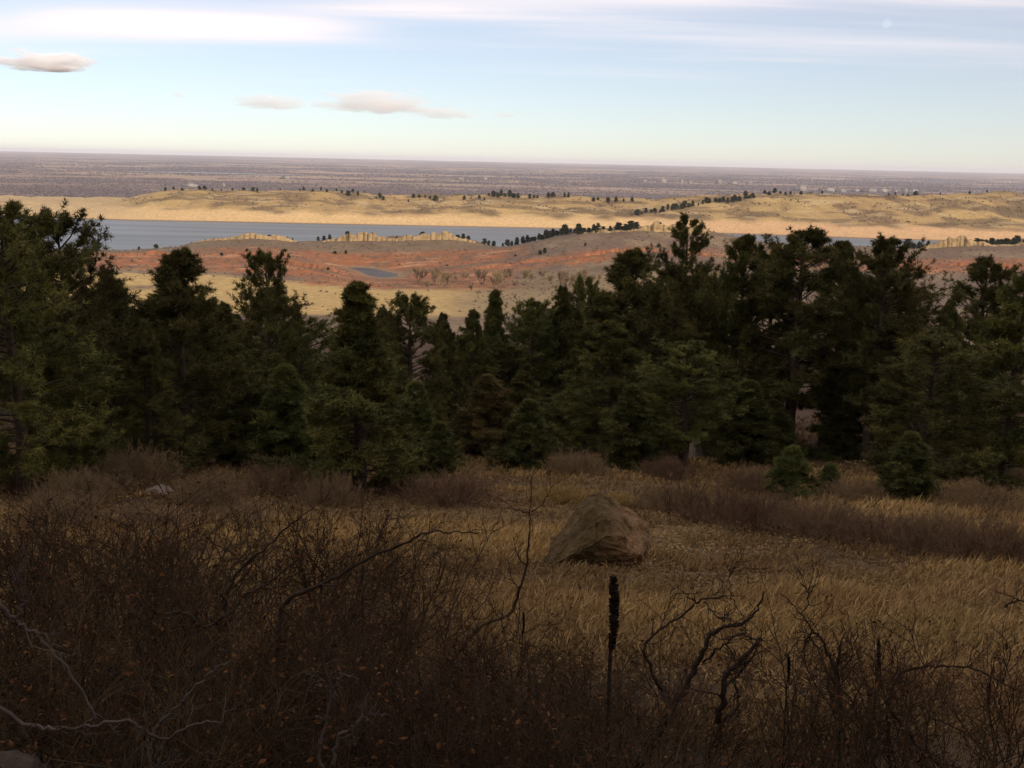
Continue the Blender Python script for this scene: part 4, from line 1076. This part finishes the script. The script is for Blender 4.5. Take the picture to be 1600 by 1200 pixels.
# ------------------------------------------------------------------ single branches and shrubs drawn one by one
def hero(name, lines, mat, label, cat, D0, twigs=10, seed=0, k=7, part='branch', tl=.16):
    """lines: list of (list of photo pixels with distance offset, base radius, tip radius)"""
    r = np.random.default_rng(seed)
    L0 = lines[0][0][0]; p0 = at(L0[0], L0[1], D0); gb = gz(p0[0], D0)
    base = np.array([p0[0], D0, gb])
    e = empty(name, base)
    for pts, r0_, r1_ in lines:
        P = np.array([at(q[0], q[1], D0 + (q[2] if len(q) > 2 else 0)) for q in pts])
        # smooth polyline
        n = 6 * (len(P) - 1) + 1; t = np.linspace(0, len(P) - 1, n); i = np.minimum(t.astype(int), len(P) - 2); f = (t - i)[:, None]
        Pm = np.concatenate([[2 * P[0] - P[1]], P, [2 * P[-1] - P[-2]]])
        a, b, c, d = Pm[i], Pm[i + 1], Pm[i + 2], Pm[i + 3]
        S = .5 * (2 * b + (c - a) * f + (2 * a - 5 * b + 4 * c - d) * f ** 2 + (3 * b - a - 3 * c + d) * f ** 3)
        S = S + r.normal(0, .004, S.shape)
        g = Geo(); R = np.linspace(r0_, r1_, n) * r.uniform(.88, 1.15, n)
        tubes(g, S[None] - base, R[None], k)
        if twigs:
            p, T, t, _ = pick((S - base)[None], twigs, .2, 1, r)
            P1 = walk(p, branch_dir(T, .8, r, .15), r.uniform(.4, 1.3, twigs) * tl, 6, .2, .04, r); tubes(g, P1, np.full((twigs, 1), max(r1_ * .8, .0022)) * np.linspace(1, .45, 6), 4)
            p, T, t, _ = pick(P1, 4, .2, 1, r); P2 = walk(p, branch_dir(T, .8, r, .1), r.uniform(.2, .6, len(p)) * tl, 4, .2, .02, r); tubes(g, P2, np.full((len(p), 1), max(r1_ * .45, .0014)) * np.linspace(1, .5, 4), 3)
        obj(part, g.mesh(part, mat, True), e)
    return tag(e, label, cat)
hero('forked_shrub', [
  ([(965, 1290, -.3), (985, 1230), (1018, 1170), (1050, 1112), (1082, 1050), (1100, 1015), (1110, 992), (1132, 980), (1160, 973), (1180, 957), (1193, 925)], .021, .004),
  ([(1050, 1112), (1034, 1080, .1), (1018, 1045, .1), (1007, 1012, .1), (1030, 984, .15), (1062, 965, .2), (1085, 942, .2), (1066, 922, .2)], .011, .003),
  ([(1085, 942, .2), (1110, 935, .15), (1142, 936, .1), (1160, 962, .1)], .005, .002),
  ([(1030, 984, .15), (1042, 955, .2), (1050, 920, .2)], .004, .0015),
  ([(1142, 936, .1), (1140, 905, .1), (1141, 885, .1)], .003, .001),
  ([(1100, 940), (1120, 962, -.1), (1133, 972, -.1)], .004, .003),
  ([(1100, 1035), (1130, 1008, -.1), (1160, 990, -.1), (1175, 1000, -.1)], .006, .003)],
  M['twig_dark'], 'dark crooked forked shrub right of the mullein stalk', 'shrub', 4.6, 7, 3)
hero('broken_limb_shrub', [
  ([(1105, 1240, -.1), (1112, 1170), (1128, 1130), (1148, 1110), (1155, 1090), (1150, 1070)], .010, .004),
  ([(1120, 1127, .05), (1130, 1092), (1134, 1056), (1150, 1040), (1175, 1012), (1190, 994)], .017, .007),
  ([(1134, 1072), (1152, 1056, .1), (1170, 1035, .1), (1182, 1012, .1)], .010, .004)],
  M['twig_dark'], 'dark broken limb with a stubbed fork beside the crooked shrub', 'shrub', 4.4, 6, 4)
hero('arching_shrub', [
  ([(420, 1130, -.3), (432, 1060), (437, 992), (442, 950), (462, 929), (500, 914), (533, 896), (583, 868), (625, 853), (667, 832), (710, 833), (750, 832)], .020, .003),
  ([(583, 868), (592, 840, .1), (604, 815, .1), (608, 790, .1)], .006, .002),
  ([(567, 885), (566, 930), (567, 990), (568, 1050)], .006, .007),
  ([(500, 914), (540, 910, -.2), (560, 850, -.2), (565, 800, -.2)], .005, .002)],
  M['twig_dark'], 'dark shrub with a long arching branch reaching right over the grass', 'shrub', 5.6, 10, 5)
hero('leaning_shrub', [
  ([(250, 1080, -.2), (255, 1010), (258, 967), (287, 957), (320, 979), (358, 957), (383, 932), (425, 907), (470, 870)], .017, .003),
  ([(352, 930, .4), (375, 890, .4), (417, 854, .4), (450, 825, .4), (480, 800, .4), (514, 778, .4)], .009, .002),
  ([(360, 1040, .2), (352, 930, .4)], .011, .009)],
  M['twig_dark'], 'dark leaning shrub in the left thicket with leaves on its upper branch', 'shrub', 5.4, 12, 6)
hero('thin_sapling', [
  ([(690, 1060, -.2), (729, 1000), (758, 975), (796, 960), (812, 920), (823, 883), (827, 837), (829, 796), (830, 742)], .019, .003),
  ([(823, 883), (808, 868), (802, 840, .1)], .006, .002), ([(827, 800), (808, 797), (785, 780, .1)], .006, .002),
  ([(829, 800), (850, 785), (864, 756)], .006, .002), ([(812, 920), (800, 905), (794, 872)], .006, .002)],
  M['twig_brown'], 'thin crooked grey sapling standing left of the boulder', 'sapling', 7.5, 5, 7, tl=.2)
hero('dead_branch', [([(-40, 915, .1), (0, 945), (25, 970), (50, 987), (75, 1014), (116, 1060), (150, 1120)], .0085, .004), ([(25, 968), (36, 945), (38, 925)], .006, .003)],
  M['twig_pale'], 'thick weathered grey branch coming in from the left edge', 'branch', 3.1, 3, 8)
hero('dead_branch', [([(-30, 1085), (0, 1108), (54, 1135), (100, 1138), (145, 1133), (200, 1129), (250, 1154), (308, 1133), (350, 1126)], .007, .0025),
                     ([(225, 1140), (228, 1165), (240, 1180)], .003, .002), ([(250, 1154), (246, 1185), (262, 1215)], .004, .003)],
  M['twig_pale'], 'pale thin branch lying across the bottom left', 'branch', 2.7, 6, 9, tl=.08)
hero('dead_branch', [([(505, 1210), (500, 1170), (517, 1090), (510, 1050), (504, 1016)], .006, .002), ([(517, 1083), (530, 1066), (534, 1050)], .003, .0015),
                     ([(512, 1075), (500, 1060), (493, 1045)], .003, .0015)],
  M['twig_pale'], 'upright pale forked dead twig at the bottom, left of centre', 'branch', 2.9, 4, 10, tl=.06)
hero('dead_branch', [([(520, 1200), (529, 1152), (548, 1138), (566, 1122), (562, 1100)], .006, .002), ([(548, 1138), (552, 1162)], .004, .002), ([(560, 1128), (580, 1115)], .003, .0015)],
  M['twig_pale'], 'hooked pale dead twig right of the upright forked twig', 'branch', 2.8, 5, 11, tl=.05)
hero('dead_branch', [([(230, 1160), (250, 1130), (275, 1105), (300, 1078), (330, 1052), (362, 1028)], .006, .0025)],
  M['twig_pale'], 'straight pale twig slanting up to the right in the thicket', 'branch', 3.0, 5, 12, tl=.07)
hero('bare_shrub', [([(1310, 1230), (1312, 1130), (1308, 1060), (1312, 1010)], .012, .005), ([(1308, 1060), (1285, 1000), (1270, 985), (1252, 960), (1220, 925)], .007, .0025),
                    ([(1270, 985), (1262, 1005)], .004, .002), ([(1310, 1050), (1330, 1030), (1330, 990)], .005, .002), ([(1252, 960), (1265, 935), (1255, 912)], .004, .002)],
  M['twig_dark'], 'dark upright bare shrub with a twig hooking left, right of the forked shrub', 'shrub', 4.6, 9, 13)
hero('bare_shrub', [([(1395, 1240), (1388, 1120), (1392, 1080), (1408, 1052), (1440, 1042), (1480, 1040), (1530, 1048), (1570, 1070), (1610, 1085)], .008, .003), ([(1388, 1100), (1420, 1150), (1450, 1180), (1480, 1210)], .008, .006),
                    ([(1570, 950, .3), (1580, 942, .3), (1600, 940, .3), (1625, 950, .3)], .005, .003)],
  M['twig_dark'], 'bare shrub with a thin branch arching toward the right edge', 'shrub', 4.3, 8, 14)

# mullein stalks: a tall stem and a club of old seed capsules
def mullein(x, ytop, yhead, D, label, rtop, lean=0):
    pt = at(x, ytop, D); z = gz(pt[0], D); ph = at(x + lean, yhead, D)
    e = empty('mullein_stalk', (ph[0], D, z))
    H = pt[2] - z; hh = ph[2] - z; dx = pt[0] - ph[0]
    r = np.random.default_rng(int(x))
    g = Geo(); t = np.linspace(0, 1, 9)
    st = np.stack([dx * (t * .5) + np.sin(t * 5) * .005, np.zeros(9), t * hh * 1.02 - .05 * (1 - t)], -1); tubes(g, st[None], np.linspace(rtop * .55, rtop * .42, 9)[None], 7)
    obj('stem', g.mesh('stem', M['mullein'], True), e)
    g = Geo(); n = 26; t = np.linspace(0, 1, n)
    hd = np.stack([dx * (.5 + .5 * t) + np.sin(t * 4) * rtop * .3, np.zeros(n), hh + (H - hh) * t], -1)
    rad = rtop * .62 * np.clip(.35 + 2.2 * t, 0, 1) * np.clip((1.02 - t) * 5, .15, 1) * r.uniform(.8, 1.15, n)
    tubes(g, hd[None], rad[None], 8)
    m = 420; tt = r.uniform(0.02, .98, m); a = r.uniform(0, 6.28, m)
    c = np.stack([np.interp(tt, t, hd[:, 0]), np.zeros(m), np.interp(tt, t, hd[:, 2])], -1); rd = np.interp(tt, t, rad)
    nn = np.stack([np.cos(a), np.sin(a), np.full(m, .5)], -1)
    P = np.stack([c + nn * rd[:, None] * .8, c + nn * (rd + rtop * .5)[:, None]], 1); tubes(g, P, np.tile([[rtop * .26, rtop * .12]], (m, 1)), 5)
    obj('seed_head', g.mesh('seed_head', M['mullein']), e)
    return tag(e, label, 'mullein', 'dead mullein stalks')
mullein(960, 899, 1018, 4.1, 'tall dark mullein stalk with a thick seed head in front of the boulder', .0205, -4)
mullein(1373, 998, 1050, 4.9, 'small dark mullein stalk at the lower right', .010, 2)
mullein(818, 956, 990, 5.4, 'short mullein stalk at the edge of the thicket below the thin sapling', .007, 0)
mullein(1233, 1024, 1066, 4.8, 'short stubby mullein stalk right of the broken limb', .008, 0)

# ================================================================== AIR, CLOUDS, MOON
hz = bpy.data.materials.new('haze'); hz.use_nodes = True; n = hz.node_tree.nodes; n.clear()
ho = n.new('ShaderNodeOutputMaterial'); hv = n.new('ShaderNodeVolumePrincipled')
hv.inputs['Color'].default_value = (.86, .87, .97, 1); hv.inputs['Density'].default_value = 0.75 / 45000
hz.node_tree.links.new(hv.outputs[0], ho.inputs['Volume'])
S_ = 97000.0; zt = float(GZ.max()) + 8; zb = min(float(GZ.min()), -240) - 1
g = Geo()
g.add([(-S_, -S_, zb), (S_, -S_, zb), (S_, S_, zb), (-S_, S_, zb), (-S_, -S_, zt), (S_, -S_, zt), (S_, S_, zt), (-S_, S_, zt)],
      Q=[[0, 1, 5, 4], [1, 2, 6, 5], [2, 3, 7, 6], [3, 0, 4, 7], [4, 5, 6, 7], [3, 2, 1, 0]])
HAZE = True
if HAZE:
    o = obj('haze', g.mesh('haze', hz)); o['kind'] = 'stuff'; o['label'] = 'thin pale haze over the plain'; o['category'] = 'haze'

def cloud_mat(name, dens, scale, seed, thr):
    m = bpy.data.materials.new(name); m.use_nodes = True; n, l = m.node_tree.nodes, m.node_tree.links; n.clear()
    o = n.new('ShaderNodeOutputMaterial'); v = n.new('ShaderNodeVolumePrincipled')
    v.inputs['Color'].default_value = (.99, .99, .99, 1); v.inputs['Anisotropy'].default_value = -0.1
    tc = n.new('ShaderNodeTexCoord')
    nz = n.new('ShaderNodeTexNoise'); nz.noise_dimensions = '4D'; nz.inputs['W'].default_value = seed
    nz.inputs['Scale'].default_value = scale; nz.inputs['Detail'].default_value = 5; nz.inputs['Roughness'].default_value = .6
    l.new(tc.outputs['Object'], nz.inputs['Vector'])
    ln = n.new('ShaderNodeVectorMath'); ln.operation = 'LENGTH'; l.new(tc.outputs['Object'], ln.inputs[0])
    a = n.new('ShaderNodeMath'); a.operation = 'SUBTRACT'; a.inputs[0].default_value = 1.0; l.new(ln.outputs['Value'], a.inputs[1])
    b = n.new('ShaderNodeMath'); b.operation = 'MULTIPLY_ADD'; l.new(nz.outputs['Fac'], b.inputs[0]); b.inputs[1].default_value = 2.6; l.new(a.outputs[0], b.inputs[2])
    mr = n.new('ShaderNodeMapRange'); mr.interpolation_type = 'SMOOTHSTEP'; l.new(b.outputs[0], mr.inputs['Value'])
    mr.inputs['From Min'].default_value = thr; mr.inputs['From Max'].default_value = thr + .35; mr.inputs['To Max'].default_value = dens
    l.new(mr.outputs[0], v.inputs['Density']); l.new(v.outputs[0], o.inputs['Volume'])
    return m
def cloud(x, y, D, w, h, label, seed, dens=.012, scale=2.2, thr=1.5):
    p = at(x, y, D); bm = bmesh.new(); bmesh.ops.create_icosphere(bm, subdivisions=3, radius=1.0)
    for v in bm.verts:
        if v.co.z < 0: v.co.z *= 0.6
    me = bpy.data.meshes.new('cloud'); bm.to_mesh(me); bm.free(); me.materials.append(cloud_mat('cloud_vapour', dens, scale, seed, thr))
    o = obj('cloud', me, loc=p); W = w * D / F * .62; o.scale = (W, W * .6, h * D / F * .75)
    return tag(o, label, 'cloud', 'small clouds low over the plain')
cloud(72, 98, 24000, 140, 30, 'bright white lens-shaped cloud at the upper left', 1.0, .006)
cloud(425, 161, 40000, 118, 22, 'small grey-bottomed cloud above the plain, left of the long one', 2.0, .0009, 2.6, 1.5)
cloud(588, 162, 42000, 180, 34, 'long flat grey-bottomed cloud above the plain', 3.3, .0009, 2.8, 1.5)
cloud(694, 178, 45000, 100, 16, 'faint wisp of cloud right of the long flat cloud', 4.0, .0008, 2.8, 1.5)
cloud(280, 148, 36000, 24, 12, 'tiny puff of cloud left of the small grey cloud', 5.1, .002)
cloud(790, 180, 47000, 40, 7, 'faintest thin cloud wisp, rightmost above the plain', 6.0, .001)

# daytime moon: a sphere lit by the sun, seen through bright air (its light adds to the sky)
mm = bpy.data.materials.new('moon_rock'); mm.use_nodes = True; n, l = mm.node_tree.nodes, mm.node_tree.links; n.clear()
mo = n.new('ShaderNodeOutputMaterial'); md = n.new('ShaderNodeBsdfDiffuse'); mt = n.new('ShaderNodeBsdfTransparent'); ma = n.new('ShaderNodeAddShader')
tc = n.new('ShaderNodeTexCoord'); nz = n.new('ShaderNodeTexNoise'); nz.inputs['Scale'].default_value = 2.0; l.new(tc.outputs['Object'], nz.inputs['Vector'])
cr = n.new('ShaderNodeValToRGB'); cr.color_ramp.elements[0].color = (.006, .006, .006, 1); cr.color_ramp.elements[1].color = (.06, .06, .06, 1); l.new(nz.outputs['Fac'], cr.inputs[0]); l.new(cr.outputs[0], md.inputs['Color'])
l.new(md.outputs[0], ma.inputs[0]); l.new(mt.outputs[0], ma.inputs[1]); l.new(ma.outputs[0], mo.inputs['Surface'])
MD = 190000.0; bm = bmesh.new(); bmesh.ops.create_icosphere(bm, subdivisions=4, radius=6.6 / F * MD)
me = bpy.data.meshes.new('moon'); bm.to_mesh(me); bm.free(); me.materials.append(mm)
for p_ in me.polygons: p_.use_smooth = True
o = obj('moon', me, loc=at(1386, 37, MD)); tag(o, 'faint pale daytime moon in the upper right sky', 'moon')

tri = sum(sum(len(p.vertices) - 2 for p in me.polygons) for me in bpy.data.meshes)
print('objects', len(bpy.data.objects), 'mesh triangles', tri)
